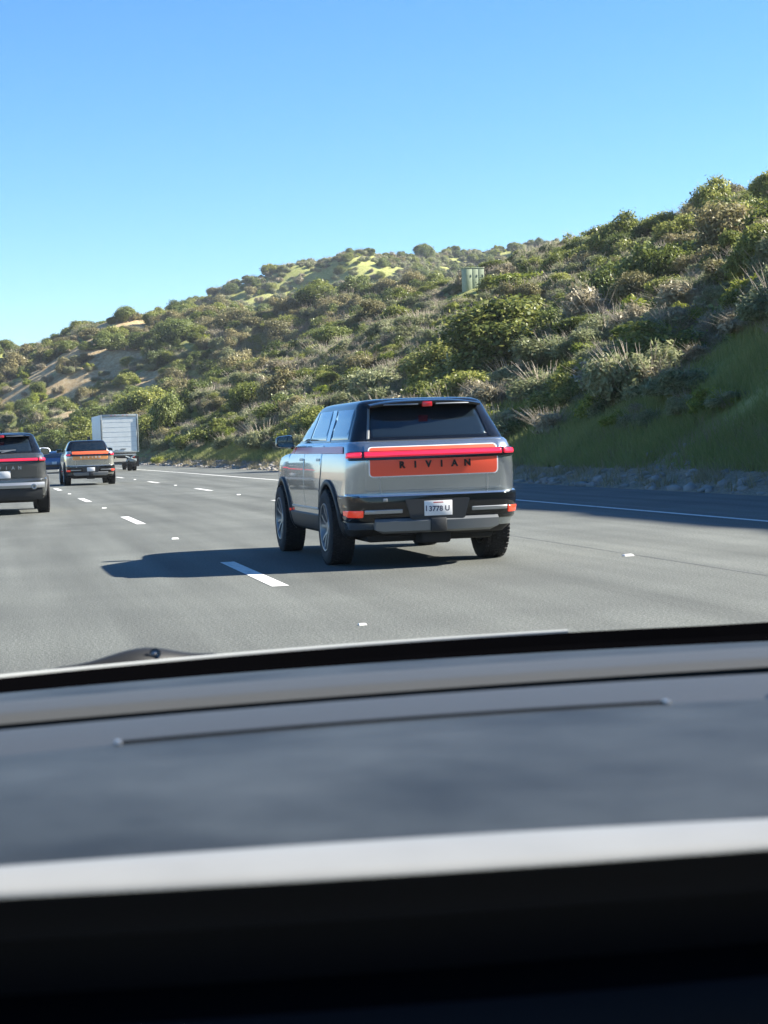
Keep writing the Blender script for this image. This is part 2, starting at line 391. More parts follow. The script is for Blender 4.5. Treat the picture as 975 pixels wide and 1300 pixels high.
def ground_mat():
    m, t, b = principled('hillside_soil'); geo = N(t, 'ShaderNodeNewGeometry')
    n1 = N(t, 'ShaderNodeTexNoise'); n1.inputs['Scale'].default_value = .06; n1.inputs['Detail'].default_value = 6
    n2 = N(t, 'ShaderNodeTexNoise'); n2.inputs['Scale'].default_value = 1.4; n2.inputs['Detail'].default_value = 8; n2.inputs['Roughness'].default_value = .7
    n3 = N(t, 'ShaderNodeTexNoise'); n3.inputs['Scale'].default_value = 14; n3.inputs['Detail'].default_value = 5; n3.inputs['Roughness'].default_value = .75
    for n in (n1, n2, n3): t.links.new(geo.outputs['Position'], n.inputs['Vector'])
    veg = ramp_node(t, [(.36, (.19, .22, .06)), (.5, (.28, .29, .095)), (.64, (.36, .345, .15))]); t.links.new(n2.outputs['Fac'], veg.inputs[0])
    ochre = ramp_node(t, [(.3, (.27, .18, .085)), (.5, (.42, .31, .17)), (.7, (.50, .43, .29))]); t.links.new(n2.outputs['Fac'], ochre.inputs[0])
    dirt = ramp_node(t, [(.3, (.14, .11, .08)), (.5, (.28, .235, .175)), (.7, (.45, .39, .30))]); t.links.new(n3.outputs['Fac'], dirt.inputs[0])
    at = N(t, 'ShaderNodeAttribute', attribute_name='cover')
    sep = N(t, 'ShaderNodeSeparateColor'); t.links.new(at.outputs['Color'], sep.inputs[0])
    ad = N(t, 'ShaderNodeMath', operation='MULTIPLY_ADD'); ad.inputs[1].default_value = 1.2; ad.inputs[2].default_value = -.6; t.links.new(n2.outputs['Fac'], ad.inputs[0])
    def masked(src, lo, hi):
        s = N(t, 'ShaderNodeMath', operation='ADD'); t.links.new(src, s.inputs[0]); t.links.new(ad.outputs[0], s.inputs[1])
        r = N(t, 'ShaderNodeMapRange'); r.inputs['From Min'].default_value = lo; r.inputs['From Max'].default_value = hi; t.links.new(s.outputs[0], r.inputs['Value']); return r.outputs[0]
    a = N(t, 'ShaderNodeMix', data_type='RGBA'); t.links.new(masked(sep.outputs[0], .4, .6), a.inputs['Factor']); t.links.new(veg.outputs[0], a.inputs['A']); t.links.new(ochre.outputs[0], a.inputs['B'])
    c = N(t, 'ShaderNodeMix', data_type='RGBA'); t.links.new(masked(sep.outputs[1], .4, .6), c.inputs['Factor']); t.links.new(a.outputs['Result'], c.inputs['A']); t.links.new(dirt.outputs[0], c.inputs['B'])
    yel = ramp_node(t, [(.35, (.15, .17, .04)), (.65, (.25, .26, .06))]); t.links.new(n2.outputs['Fac'], yel.inputs[0])
    e = N(t, 'ShaderNodeMix', data_type='RGBA'); t.links.new(masked(sep.outputs[2], .4, .6), e.inputs['Factor']); t.links.new(c.outputs['Result'], e.inputs['A']); t.links.new(yel.outputs[0], e.inputs['B'])
    t.links.new(e.outputs['Result'], b.inputs['Base Color']); b.inputs['Roughness'].default_value = .95; b.inputs['Specular IOR Level'].default_value = .1
    bp = N(t, 'ShaderNodeBump'); bp.inputs['Strength'].default_value = .7; bp.inputs['Distance'].default_value = .12
    t.links.new(n3.outputs['Fac'], bp.inputs['Height']); t.links.new(bp.outputs[0], b.inputs['Normal'])
    return m
M['hillside_soil'] = ground_mat()
# bare sandy scars and mustard fields on the far slopes: (x, y, radius)
SCARS = [(27, 394, 7.5), (23.5, 392, 6), (10.6, 376, 7), (15, 356, 9), (19, 358, 8), (11, 330, 7), (7.3, 371, 6), (13.6, 309, 6), (26, 360, 6), (26.3, 327, 5), (5, 367, 8), (18.5, 374, 7), (21, 366, 6), (16, 342, 6), (22, 345, 6)]
FIELDS = [(47, 462, 13), (38, 428, 10), (58, 490, 12)]
def grid_mesh(xs, ys, fz):
    X, Y = np.meshgrid(xs, ys); Z = fz(X, Y); nx, ny = len(xs), len(ys)
    V = np.stack([X, Y, Z], -1).reshape(-1, 3); i = np.arange(nx*ny).reshape(ny, nx)
    Q = np.stack([i[:-1, :-1], i[:-1, 1:], i[1:, 1:], i[1:, :-1]], -1).reshape(-1, 4)
    return V, Q
def np_mesh(name, V, F, tint=None):
    me = bpy.data.meshes.new(name); k = F.shape[1]
    me.vertices.add(len(V)); me.vertices.foreach_set('co', np.ascontiguousarray(V, dtype=np.float32).ravel())
    me.loops.add(F.size); me.loops.foreach_set('vertex_index', F.astype(np.int32).ravel())
    me.polygons.add(len(F)); me.polygons.foreach_set('loop_start', np.arange(0, F.size, k, dtype=np.int32))
    if tint is not None:
        a = me.attributes.new('tint', 'FLOAT', 'POINT'); a.data.foreach_set('value', tint.astype(np.float32))
    me.update(calc_edges=True); return me
xs = np.concatenate([np.arange(-400, -40, 20), np.arange(-40, 8, 4), np.arange(8, 75, .8), np.arange(75, 330, 2.5), np.arange(330, 900, 25)])
ys = np.concatenate([np.arange(-250, 10, 8), np.arange(10, 170, 1.2), np.arange(170, 480, 2), np.arange(480, 780, 4), np.arange(780, 1500, 30)])
V, Q = grid_mesh(xs, ys, terrain)
me = np_mesh('hillside', V, Q)
cov = np.zeros((len(V), 4), np.float32); cov[:, 3] = 1
for cx, cy, r in SCARS: cov[:, 0] = np.maximum(cov[:, 0], np.clip(1.25-np.hypot((V[:, 0]-cx), (V[:, 1]-cy)*.6)/r, 0, 1))
for cx, cy, r in FIELDS: cov[:, 2] = np.maximum(cov[:, 2], np.clip(1.3-np.hypot((V[:, 0]-cx), (V[:, 1]-cy)*.5)/r, 0, 1))
_d = V[:, 0]+shift(V[:, 1]); cov[:, 1] = np.where(_d < 18.5, np.clip((17.6-_d)/1.0, 0, 1), 0)
ca = me.attributes.new('cover', 'FLOAT_COLOR', 'POINT'); ca.data.foreach_set('color', cov.ravel())
hill = finish(me, 'hillside', M['hillside_soil'], None, True, 180, normals=False); tag(hill, kind='structure')
V, Q = grid_mesh(np.linspace(-3500, 3500, 8), np.linspace(-3500, 3500, 8), lambda x, y: np.full(x.shape, -3.0))
tag(finish(np_mesh('ground', V, Q), 'ground', simple('far_ground', (.16, .15, .09), .9, noise=.3, nscale=.02), None, False, normals=False), kind='structure')

# ------------------------------------------------------------------ road
def strip(name, d0, d1, y0, y1, z, mat, step=4.0, parent=None):
    n = max(1, int((y1-y0)/step)); yy = np.linspace(y0, y1, n+1); s = shift(yy)
    V = np.concatenate([np.stack([d0-s, yy, np.full(n+1, z)], -1), np.stack([d1-s, yy, np.full(n+1, z)], -1)])
    i = np.arange(n); Q = np.stack([i, i+n+1, i+n+2, i+1], -1)
    return finish(np_mesh(name, V, Q), name, mat, parent, False, normals=False)
tag(strip('road', -14.0, 15.2, -240, 900, 0.0, M['asphalt'], 3.0), kind='structure')
def join_strips(name, specs, z, mat):
    VV, QQ, o = [], [], 0
    for d0, d1, y0, y1 in specs:
        n = max(1, int((y1-y0)/4)); yy = np.linspace(y0, y1, n+1); s = shift(yy)
        VV += [np.stack([d0-s, yy, np.full(n+1, z)], -1), np.stack([d1-s, yy, np.full(n+1, z)], -1)]
        i = np.arange(n)+o; QQ.append(np.stack([i, i+n+1, i+n+2, i+1], -1)); o += 2*(n+1)
    return finish(np_mesh(name, np.concatenate(VV), np.concatenate(QQ)), name, mat, None, False, normals=False)
dashes = []
for i, ph in ((-2, 19.8), (-1, 19.8), (0, 19.78), (1, 26.9)):
    for k in range(-8, 32):
        y = ph+16.35*k; dashes.append((L1+LANE*i-.085, L1+LANE*i+.085, y-2.05, y+2.05))
dashes.append((L1+2*LANE-.07, L1+2*LANE+.07, -200, 700)); dashes.append((L1-3*LANE+.3-.07, L1-3*LANE+.3+.07, -200, 700))
tag(join_strips('lane_markings', dashes, .004, M['road_paint']), kind='structure')
tag(join_strips('pavement_seams', [(L1+LANE+.10, L1+LANE+.14, -60, 400), (L1+2*LANE+.5, L1+2*LANE+.58, -60, 400)], .002, M['seam']), kind='structure')
mk0 = None
def marker(d, y):
    global mk0
    if mk0 is None:
        mb = MB(); w, l, h = .055, .06, .018
        mb.loft([[(-w, -l, 0), (w, -l, 0), (w, l, 0), (-w, l, 0)], [(-w*.8, -l*.5, h), (w*.8, -l*.5, h), (w*.8, l*.5, h), (-w*.8, l*.5, h)]])
        mk0 = mb.build('pavement_marker', M['marker_white'], None, False); o = mk0
    else:
        o = mk0.copy(); COL.objects.link(o)
    o.location = (d-float(shift(y)), y, .001)
    tag(o, 'small white reflective marker stuck to the asphalt between lane dashes', 'road marker', 'reflective markers along the lane lines')
marker(L1-.02, 13.6); mk0.scale = (.55, .6, .6)  # a white fleck on the asphalt, built from the marker shape
mk_fleck = mk0
mk0 = None
for y in (28.0, 44.4, 60.7, 77.1): marker(L1, y)
for y in (19.6, 35.1, 51.5, 67.8, 84.2, 100.5, 117): marker(L1+LANE, y)

# ------------------------------------------------------------------ vehicles
def contour(z, yr, yf, hw, rr, rf, bow=.07, fbow=.16):
    pts = []
    def arc(cx, cy, r, a0, a1, n): return [(cx+r*math.cos(rad(a0+(a1-a0)*i/n)), cy+r*math.sin(rad(a0+(a1-a0)*i/n))) for i in range(n+1)]
    half = [(hw-rr)*i/10 for i in range(10)]
    pts += [(x, yr) for x in half]
    pts += arc(hw-rr, yr+rr, rr, -90, 0, 8)
    pts += [(hw, yr+rr+(yf-rf-yr-rr)*i/40) for i in range(1, 40)]
    pts += arc(hw-rf, yf-rf, rf, 0, 90, 8)
    pts += [((hw-rf)*(1-i/8), yf) for i in range(1, 8)]
    full = pts+[(0, yf)]+[(-x, y) for x, y in pts[:0:-1]]
    out = []; mid = (yr+yf)/2; hl = (yf-yr)/2
    for x, y in full:
        n = (y-mid)/hl; x2 = x*(1-.045*abs(n)**3)
        y2 = y+bow*(x/hw)**2*max(0, -n)**4-fbow*(x/hw)**2*max(0, n)**4
        out.append((x2, y2, z))
    return out
def shell(slices):
    mb = MB(); mb.loft([contour(*s) for s in slices]); bv = BVHTree.FromPolygons([Vector(v) for v in mb.v], mb.f)
    return mb, bv
def apply_bool(o, cutter):
    md = o.modifiers.new('cut', 'BOOLEAN'); md.operation = 'DIFFERENCE'; md.solver = 'EXACT'; md.object = cutter
    dg = bpy.context.evaluated_depsgraph_get(); me = bpy.data.meshes.new_from_object(o.evaluated_get(dg))
    o.modifiers.clear(); old = o.data; o.data = me; bpy.data.meshes.remove(old)
def sm(me, angle=30):
    me.shade_smooth(); me.set_sharp_from_angle(angle=rad(angle))

_wheel_cache = {}
def wheel_meshes():
    if _wheel_cache: return _wheel_cache
    R, W = .425, .138
    t = MB(); prof = [(-W+.02, .262), (-W+.004, .285), (-W-.006, .335), (-W+.002, .385), (-W+.02, .408), (-W+.045, .415), (0, .417), (W-.045, .415), (W-.02, .408), (W-.002, .385), (W+.006, .335), (W-.004, .285), (W-.02, .262)]
    t.lathe(prof, 72)
    rnd = random.Random(3)
    for i in range(64):                                        # tread blocks
        a = 2*math.pi*i/64
        for j, (x, wx) in enumerate(((-.108, .036), (-.058, .034), (-.004, .036), (.052, .034), (.106, .036))):
            aa = a+(.045 if j % 2 else 0)+rnd.uniform(-.006, .006)
            mt = Matrix.Rotation(aa, 4, 'X') @ Matrix.Translation((x, 0, .4155)) @ Matrix.Rotation(rnd.choice((-.25, .2)), 4, 'Z')
            t.box(-wx/2, wx/2, -.0145, .0145, -.006, .0095, xf=mt)
    _wheel_cache['tyre'] = t.build('tyre', M['rubber']).data
    r = MB(); r.lathe([(-.12, .262), (-.135, .272), (-.141, .268), (-.139, .255), (-.12, .245), (.10, .235), (.12, .262)], 64)
    r.m = 1; r.lathe([(-.035, 0.001), (-.035, .24), (.06, .24)], 48)
    r.lathe([(-.05, .03), (-.05, .17), (-.04, .172)], 48)        # brake disc
    r.m = 0
    for k in range(5):                                         # five twin spokes
        for s in (-1, 1):
            a = 2*math.pi*k/5+s*.17; a2 = 2*math.pi*k/5+s*.27
            p = lambda ang, rr: (rr*math.cos(ang), rr*math.sin(ang))
            y1, z1 = p(a-s*.12, .055); y2, z2 = p(a2, .25); w = .012
            ty, tz = -(z2-z1), (y2-y1); l = math.hypot(ty, tz); ty, tz = ty/l*w, tz/l*w
            ring = lambda y, z, x0, x1, q: [(x0, y-ty*q, z-tz*q), (x0, y+ty*q, z+tz*q), (x1, y+ty*q*1.3, z+tz*q*1.3), (x1, y-ty*q*1.3, z-tz*q*1.3)]
            r.loft([ring(y1, z1, -.098, -.05, 1.0), ring((y1+y2)/2, (z1+z2)/2, -.118, -.07, 1.1), ring(y2, z2, -.128, -.09, 1.35)])
    r.lathe([(-.102, .001), (-.106, .03), (-.104, .06), (-.09, .075), (-.05, .075)], 32)
    _wheel_cache['rim'] = r.build('rim', [M['rim_light'], M['rim_dark']]).data
    for o in list(COL.objects):
        if o.data in (_wheel_cache['tyre'], _wheel_cache['rim']): bpy.data.objects.remove(o)
    return _wheel_cache
def add_wheel(root, x, y, s, rscale=1.0, spin=0):
    w = wheel_meshes()
    e = bpy.data.objects.new('wheel', None); link(e, root); e.location = (x, y, .425*rscale)
    e.rotation_euler = (spin, 0, 0 if s < 0 else math.pi); e.scale = (rscale,)*3
    link(bpy.data.objects.new('tyre', w['tyre']), e); link(bpy.data.objects.new('rim', w['rim']), e)
    return e

def plate(root, z, y, body, mat_w=M['plate_white'], tilt=.05, stub=False):
    mb = MB(); mb.box(-.155, .155, -.004, .004, -.08, .08, .003); p = mb.build('license_plate', mat_w, root)
    p.location = (0, y, z); p.rotation_euler = (tilt, 0, 0)
    if body:
        text_obj('plate_number', body, .078, .002, M['plate_ink'], p, (.010, -.005, -.008), (math.pi/2, 0, 0), 1.0, .002)
        f = MB(); f.box(-.140, -.128, -.0065, -.004, -.03, .03); f.build('plate_sticker', M['plate_ink'], p, False)
        f = MB(); f.box(-.055, .055, -.0065, -.004, .055, .066); f.build('plate_heading', M['plate_red'], p, False)
    return p

BODY = [(.34, -2.26, 2.28, .90, .22, .3), (.42, -2.42, 2.44, .945, .22, .3), (.54, -2.52, 2.52, .965, .22, .35), (.66, -2.545, 2.55, .972, .2, .4), (.76, -2.545, 2.55, .98, .2, .4),
        (.795, -2.53, 2.55, .983, .2, .4), (.81, -2.44, 2.55, .985, .19, .4), (.95, -2.458, 2.545, .986, .19, .4), (1.08, -2.476, 2.53, .981, .19, .4), (1.15, -2.482, 2.48, .975, .19, .4),
        (1.20, -2.48, 2.36, .968, .19, .4), (1.235, -2.472, 2.05, .961, .18, .4), (1.26, -2.46, 1.52, .953, .18, .3), (1.31, -2.43, 1.38, .940, .18, .25), (1.345, -2.40, 1.32, .927, .17, .25), (1.37, -2.36, 1.28, .905, .16, .25), (1.38, -2.33, 1.26, .88, .16, .25)]
CABIN = [(1.365, -2.33, 1.26, .895, .13, .2), (1.40, -2.31, 1.20, .885, .13, .22), (1.52, -2.22, 1.00, .838, .13, .25), (1.66, -2.12, .75, .775, .13, .28), (1.74, -2.06, .58, .75, .13, .3), (1.78, -2.035, .48, .728, .13, .3),
         (1.805, -2.02, .38, .70, .14, .3), (1.825, -1.98, .25, .645, .16, .3), (1.84, -1.9, .05, .52, .2, .3), (1.848, -1.7, -.25, .35, .2, .2)]
CABIN_P = [(1.365, -.98, 1.26, .895, .10, .2), (1.40, -.97, 1.20, .885, .10, .22), (1.52, -.93, 1.00, .838, .11, .25), (1.66, -.88, .75, .775, .12, .28), (1.73, -.84, .58, .735, .13, .3), (1.765, -.81, .48, .705, .13, .3),
           (1.785, -.78, .38, .672, .13, .3), (1.80, -.7, .25, .62, .14, .3), (1.81, -.6, .05, .52, .15, .3)]
AX_R, AX_F = -1.40, 1.676
def electric_vehicle(name, style, paint):
    """style: 'suv' (orange decal), 'pickup', 'plain' (grey suv)"""
    root = empty(name, (0, 0, 0)); P = M[paint]; pick = style == 'pickup'; plain = style == 'plain'
    mb, bv = shell(BODY); body = mb.build('body', [P, M['underbody']], root, True, 30)
    cut = MB()
    for ay in (AX_R, AX_F):
        for s in (-1, 1):
            a, b = (.60*s, 1.3*s) if s > 0 else (1.3*s, .60*s)
            poly = [(ay+.475*math.cos(t)*1.02, .44+.475*math.sin(t)) for t in np.linspace(0, 2*math.pi, 40, endpoint=False)]
            cut.prism(poly, 'x', a, b)
    if pick: cut.box(-.74, .74, -2.36, -1.04, .80, 2.0)
    cutter = cut.build('cutter', [M['underbody']]); apply_bool(body, cutter)
    bpy.data.objects.remove(cutter); 
    me = body.data; sm(me, 30)
    for p in me.polygons:                                       # wheel wells and floor are unpainted
        c = p.center
        well = any(math.hypot((c.y-ay)/1.02, c.z-.44) < .472 for ay in (AX_R, AX_F)) and abs(c.x) > .55
        if well or c.z < .40 or (pick and -2.37 < c.y < -1.03 and abs(c.x) < .742 and c.z > .79 and c.z < 1.372): p.material_index = 1
    cm, cv = shell(CABIN_P if pick else CABIN); cab = cm.build('roof', M['gloss_black'], root, True, 40)
    # doors and their gaps
    zb = 1.345
    for s in 'LR':
        g = .012
        fd = rpoly([(.93, .60), (1.18, .98), (1.20, 1.22), (1.10, zb), (.06+g, zb), (.06+g, .60)], [.05, .08, .05, .03, .02, .03])
        rd = rpoly([(.06-g, zb), (-1.04, zb), (-1.02, 1.05), (-.88, .80), (-.74, .60), (.06-g, .60)], [.02, .04, .1, .1, .05, .03])
        for pol, hy in ((fd, .22), (rd, -.86)):
            d = patch('door', bv, s, pol, .007, .012, P, root, .08, .004)
            patch('door_handle', bv, s, rpoly(rect(hy-.11, hy+.11, 1.165, 1.195), .012), .013, .01, M['satin_silver'] if not plain else P, d, .05, .004)
        # wheel-arch cladding
        for ay in (AX_R, AX_F):
            a = [(ay+.535*math.cos(t), .44+.522*math.sin(t)) for t in np.linspace(rad(-16), rad(196), 36)]
            b = [(ay+.462*math.cos(t), .44+.462*math.sin(t)) for t in np.linspace(rad(196), rad(-16), 36)]
            patch('wheel_arch', bv, s, a+b, .024, .05, M['black_plastic'], root, .05, .008, 50)
        patch('rocker_panel', bv, s, rpoly(rect(-.83, 1.10, .37, .545), .03), .022, .05, M['black_plastic'], root, .09, .008)
        patch('door_trim', bv, s, rpoly(rect(-.74, .98, .60, .625), .01), .014, .02, M['satin_silver'], root, .09, .004)
        patch('side_reflector', bv, s, rpoly([(1.09, .545), (1.13, .545), (1.13, .575), (1.09, .575)], .01), .03, .02, M['reflector'], root, .03, .003)
        # glazing
        if pick:
            wins = [[(.92, 1.40), (.55, 1.725), (.06, 1.735), (.06, 1.40)], [(.0, 1.40), (.0, 1.735), (-.62, 1.72), (-.74, 1.40)]]
        else:
            wins = [[(1.00, 1.40), (.60, 1.72), (.09, 1.738), (.09, 1.40)], [(.05, 1.40), (.05, 1.738), (-.76, 1.738), (-.96, 1.40)], [(-1.20, 1.40), (-1.03, 1.735), (-1.87, 1.73), (-2.07, 1.40)]]
        for w in wins: patch('side_window', cv, s, rpoly(w, .025), .004, .006, M['side_glass'], root, .09, .003, 60)
        if not pick:
            patch('roof_pillar', cv, s, rpoly([(-.985, 1.385), (-.785, 1.742), (-1.01, 1.742), (-1.18, 1.385)], .012), .006, .008, P, root, .08, .003)
        # mirror
        sx = -1 if s == 'L' else 1
        m_ = MB()
        rings = []
        for k, (yy, sc) in enumerate(((.93, .9), (.97, 1.0), (1.03, .95), (1.09, .7), (1.12, .35))):
            rings.append([(sx*(1.045+.125*sc*ux), yy, 1.405+.088*sc*uz) for ux, uz in rpoly([(-1, -1), (1, -.8), (.9, .75), (-.75, 1)], .45, 5)])
        m_.loft(rings); m_.tube([(sx*.93, 1.03, 1.33), (sx*.96, 1.02, 1.36), (sx*1.0, 1.0, 1.375)], [.035, .028, .025], 8)
        mir = m_.build('side_mirror', M['gloss_black'], root)
        g_ = MB(); g_.prism([(sx*(1.045+.11*ux*.9), 1.405+.076*uz*.92) for ux, uz in rpoly([(-1, -1), (1, -.8), (.9, .75), (-.75, 1)], .45, 5)], 'y', .922, .929)
        g_.build('mirror_glass', M['mirror_glass'], mir, False)
    # windscreen
    patch('windscreen', cv, 'front', rpoly([(-.80, 1.42), (.80, 1.42), (.64, 1.755), (-.64, 1.755)], .05), .004, .006, M['tinted_glass'], root, .1, .003, 60)
    # hood line and nose light bar
    patch('front_light_bar', bv, 'front', rpoly(rect(-.86, .86, 1.10, 1.13), .012), .006, .02, M['white_decal'], root, .08, .003)
    patch('hood', bv, 'top', rpoly([(-.72, 1.5), (.72, 1.5), (.70, 2.2), (-.70, 2.2)], .06), .006, .012, P, root, .1, .004)
    # ------- tail
    gx = .755
    tg = patch('tailgate', bv, 'rear', rpoly(rect(-gx, gx, .835, 1.34), .03), .006, .014, P, root, .06, .004)
    if not pick:
        patch('tailgate_lip', bv, 'rear', rpoly(rect(-.80, .80, 1.352, 1.372), .006), .006, .01, P, root, .06, .003)
    if not plain:
        for sx in (-1, 1):                                      # lower seams of the tailgate
            patch('tailgate_seam', bv, 'rear', rect(sx*.60-.004, sx*.60+.004, .82, .985), .008, .004, M['satin_silver'], root, .05, .001)
    # light bar
    zl = 1.225
    patch('lamp_housing_shadow', bv, 'rear', rpoly([(-.915, zl-.056), (.915, zl-.056), (.915, zl+.036), (-.915, zl+.036)], .02), .020, .03, M['gloss_black'], root, .05, .006)  # lamp housing, its black run lower as the shadow beneath the bar
    if pick:
        for sx in (-1, 1): patch('tail_light', bv, 'rear', rpoly(rect(*sorted((sx*.79, sx*.935)), zl-.03, zl+.03), .012), .030, .02, M['red_lens'], root, .04, .006)
    else:
        lb_ = patch('light_bar', bv, 'rear', rpoly(rect(-.765, .765, zl-.026, zl+.026), .012), .030, .02, M['red_lens'], root, .03, .006)
        patch('lamp_core', bv, 'rear', rpoly(rect(-.75, .75, zl-.013, zl+.012), .008), .032, .004, M['red_glow'], lb_, .03, .001)
        for sx in (-1, 1):
            tl_ = patch('tail_light', bv, 'rear', rpoly(rect(*sorted((sx*.785, sx*.92)), zl-.026, zl+.024), .012), .030, .02, M['red_lens'], root, .04, .006)
            patch('lamp_core', bv, 'rear', rpoly(rect(*sorted((sx*.795, sx*.905)), zl-.012, zl+.012), .006), .032, .004, M['red_glow'], tl_, .03, .001)
    if not pick:
        for sx in 'LR': patch('tail_light', bv, sx, rpoly(rect(-2.40, -2.27, zl-.029, zl+.027), .012), .018, .02, M['red_lens'], root, .04, .006)
    dz0, dz1 = (.995, 1.30) if not pick else (1.0, 1.325)
    if style == 'suv':
        patch('decal_border', bv, 'rear', rpoly(rect(-.722, .722, dz0-.009, dz1+.009), .05), .0085, .004, M['white_decal'], tg, .05, .0008)
        patch('tail_decal', bv, 'rear', rpoly(rect(-.708, .708, dz0, dz1), .045), .0105, .004, M['orange_decal'], tg, .05, .0008)
        for s in 'LR':
            patch('side_stripe', bv, s, rpoly([(1.16, 1.25), (1.10, 1.325), (.80, 1.325), (.86, 1.25)], .01), .0095, .004, M['orange_decal'], root, .06, .0008)
            patch('side_stripe', bv, s, rpoly([(.82, 1.25), (.76, 1.325), (-2.05, 1.325), (-2.12, 1.25)], .02), .0095, .004, M['sheen_stripe'], root, .08, .0008)
    if pick:
        patch('tail_decal', bv, 'rear', rpoly(rect(-.72, .72, 1.235, 1.345), .03), .024, .006, M['rust_decal'], tg, .05, .001)
        patch('tail_decal', bv, 'rear', rpoly(rect(-.70, .70, 1.03, 1.19), .04), .0105, .004, M['amber_decal'], tg, .05, .001)
    # lettering across the tailgate
    zt = 1.108 if not pick else 1.12; lm = M['letter_silver'] if plain else M['letter_black']
    if plain: zt = 1.05
    if pick: lm = M['white_decal']
    for k, ch in enumerate('RIVIAN'):
        x = -.365+.146*k
        h, n, _, _ = bv.ray_cast(Vector((x, -7, zt)), Vector((0, 1, 0)))
        L = text_obj('lettering', ch, .098, .007, lm, tg, (x, h.y-.016, zt), (math.pi/2, 0, 0), 1, .004)
    # bumper: black band, strips, reflectors, plate recess, skid plate
    bmp = patch('bumper', bv, 'rear', rpoly([(-.955, .50), (.955, .50), (.965, .74), (.965, .775), (-.965, .775), (-.965, .74)], .03), .012, .03, M['gloss_black'] if not plain else P, root, .05, .008)
    for s in 'LR': patch('bumper_corner', bv, s, rpoly([(-2.46, .50), (-1.97, .50), (-1.90, .79), (-2.46, .79)], .02), .010, .03, M['gloss_black'] if not plain else P, root, .05, .006)
    yb = bv.ray_cast(Vector((0, -7, .66)), Vector((0, 1, 0)))[0].y
    if not plain:
        for sx in (-1, 1):
            patch('bumper_strip', bv, 'rear', rpoly(rect(*sorted((sx*.385, sx*.79)), .595, .638), .01), .020, .015, M['satin_silver'], bmp, .05, .005)
            patch('rear_reflector', bv, 'rear', rpoly(rect(*sorted((sx*.80, sx*.935)), .56, .635), .015), .022, .02, M['reflector'], bmp, .04, .005)
        for s in 'LR': patch('rear_reflector', bv, s, rpoly(rect(-2.40, -2.12, .575, .63), .015), .018, .02, M['reflector'], bmp, .04, .005)
        r_ = MB(); r_.prism(rpoly([(-.36, .735), (-.30, .52), (.30, .52), (.36, .735)], .02), 'y', yb-.016, yb+.05); r_.build('plate_recess', M['black_plastic'], bmp, True, 30)
        plate(root, .635, yb-.030, '3778 U' if style == 'suv' else '')
        b_ = MB(); b_.box(-.60, -.55, yb-.01, yb+.05, .722, .755, .004); b_.build('badge', M['letter_silver'], bmp)
        sk_ = MB(); yk = yb-.012
        sec = lambda x, e: [(x, yk+.05+e*1.0, .375), (x, yk-.005+e, .40), (x, yk-.02+e, .505), (x, yk+.015+e, .535), (x, yk+.10+e, .535)]
        rings = [sec(x, .05*abs(x/.7)**2) for x in np.linspace(-.70, .70, 15)]
        rings[0] = [(x*.98, y, max(.42, z)) for x, y, z in rings[0]]; rings[-1] = [(x*.98, y, max(.42, z)) for x, y, z in rings[-1]]
        sk_.loft(rings); sk_.build('skid_plate', M['skid_grey'], root, True, 40)
        ctr = MB(); ctr.box(-.09, .09, yk-.034, yk+.02, .385, .53, .012); ctr.build('hitch_cover', M['black_plastic'], root)
        ctr = MB(); ctr.box(-.17, .17, yk+.10, yk+.45, .25, .40, .04); ctr.build('tow_hitch', M['underbody'], root)
    else:
        lo = MB(); lo.loft([[(x, yb-.045+.10*abs(x/.9)**3, .60), (x, yb-.06+.10*abs(x/.9)**3, .66), (x, yb-.03+.10*abs(x/.9)**3, .72), (x, yb+.12, .72), (x, yb+.12, .60)] for x in np.linspace(-.9, .9, 17)])
        lo.build('bumper_lip', M['satin_silver'], root, True, 40)
        for sx in (-1, 1):
            tw = MB(); tw.lathe([(-.012, .028), (-.016, .045), (-.012, .062), (.02, .066)], 28, 'y', (sx*.66, yb-.03, .625)); tw.build('tow_hook', M['letter_silver'], root)
            patch('rear_reflector', bv, 'rear', rpoly(rect(*sorted((sx*.36, sx*.60)), .515, .545), .01), .03, .02, M['red_lens_dim'], bmp, .04, .004)
        lb = MB(); lb.loft([[(x, yb+.02+.08*abs(x/.85)**2, .33), (x, yb-.02+.08*abs(x/.85)**2, .44), (x, yb-.02+.08*abs(x/.85)**2, .575), (x, yb+.2, .58), (x, yb+.2, .33)] for x in np.linspace(-.85, .85, 15)])
        lb.build('lower_bumper', M['black_plastic'], root, True, 40)
        plate(root, .905, bv.ray_cast(Vector((0, -7, .905)), Vector((0, 1, 0)))[0].y-.02, '', M['plate_white'])
    # rear glass and what frames it
    if pick:
        patch('rear_window', cv, 'rear', rpoly([(-.72, 1.41), (.72, 1.41), (.61, 1.715), (-.61, 1.715)], .04), .004, .006, M['tinted_glass'], root, .08, .003, 60)
        f_ = MB(); f_.box(-.73, .73, -2.35, -1.05, .86, .885); f_.build('truck_bed', M['black_plastic'], root, False)
    else:
        patch('rear_window', cv, 'rear', rpoly([(-.655, 1.412), (.655, 1.412), (.575, 1.72), (-.575, 1.72)], .05), .005, .007, M['tinted_glass'], root, .06, .003, 60)
        for sx in (-1, 1):
            patch('window_trim', cv, 'rear', rpoly([(sx*.672, 1.395), (sx*.70, 1.395), (sx*.62, 1.735), (sx*.595, 1.735)], .006), .007, .01, M['satin_grey'] if sx < 0 else M['gloss_black'], root, .06, .003)
        # roof spoiler with two silver strips painted as reflections, and the third brake light
        sp = MB()
        rings = []
        for x in np.linspace(-.62, .62, 19):
            e = abs(x/.66)**3
            zt_ = 1.815-.05*e; zb_ = 1.765-.035*e; yr_ = -2.235+.10*e
            rings.append([(x, -1.92, zt_+.012), (x, yr_+.03, zt_-.006), (x, yr_, zt_-.018), (x, yr_+.012, zb_), (x, yr_+.10, zb_-.008), (x, -1.92, zb_+.01)])
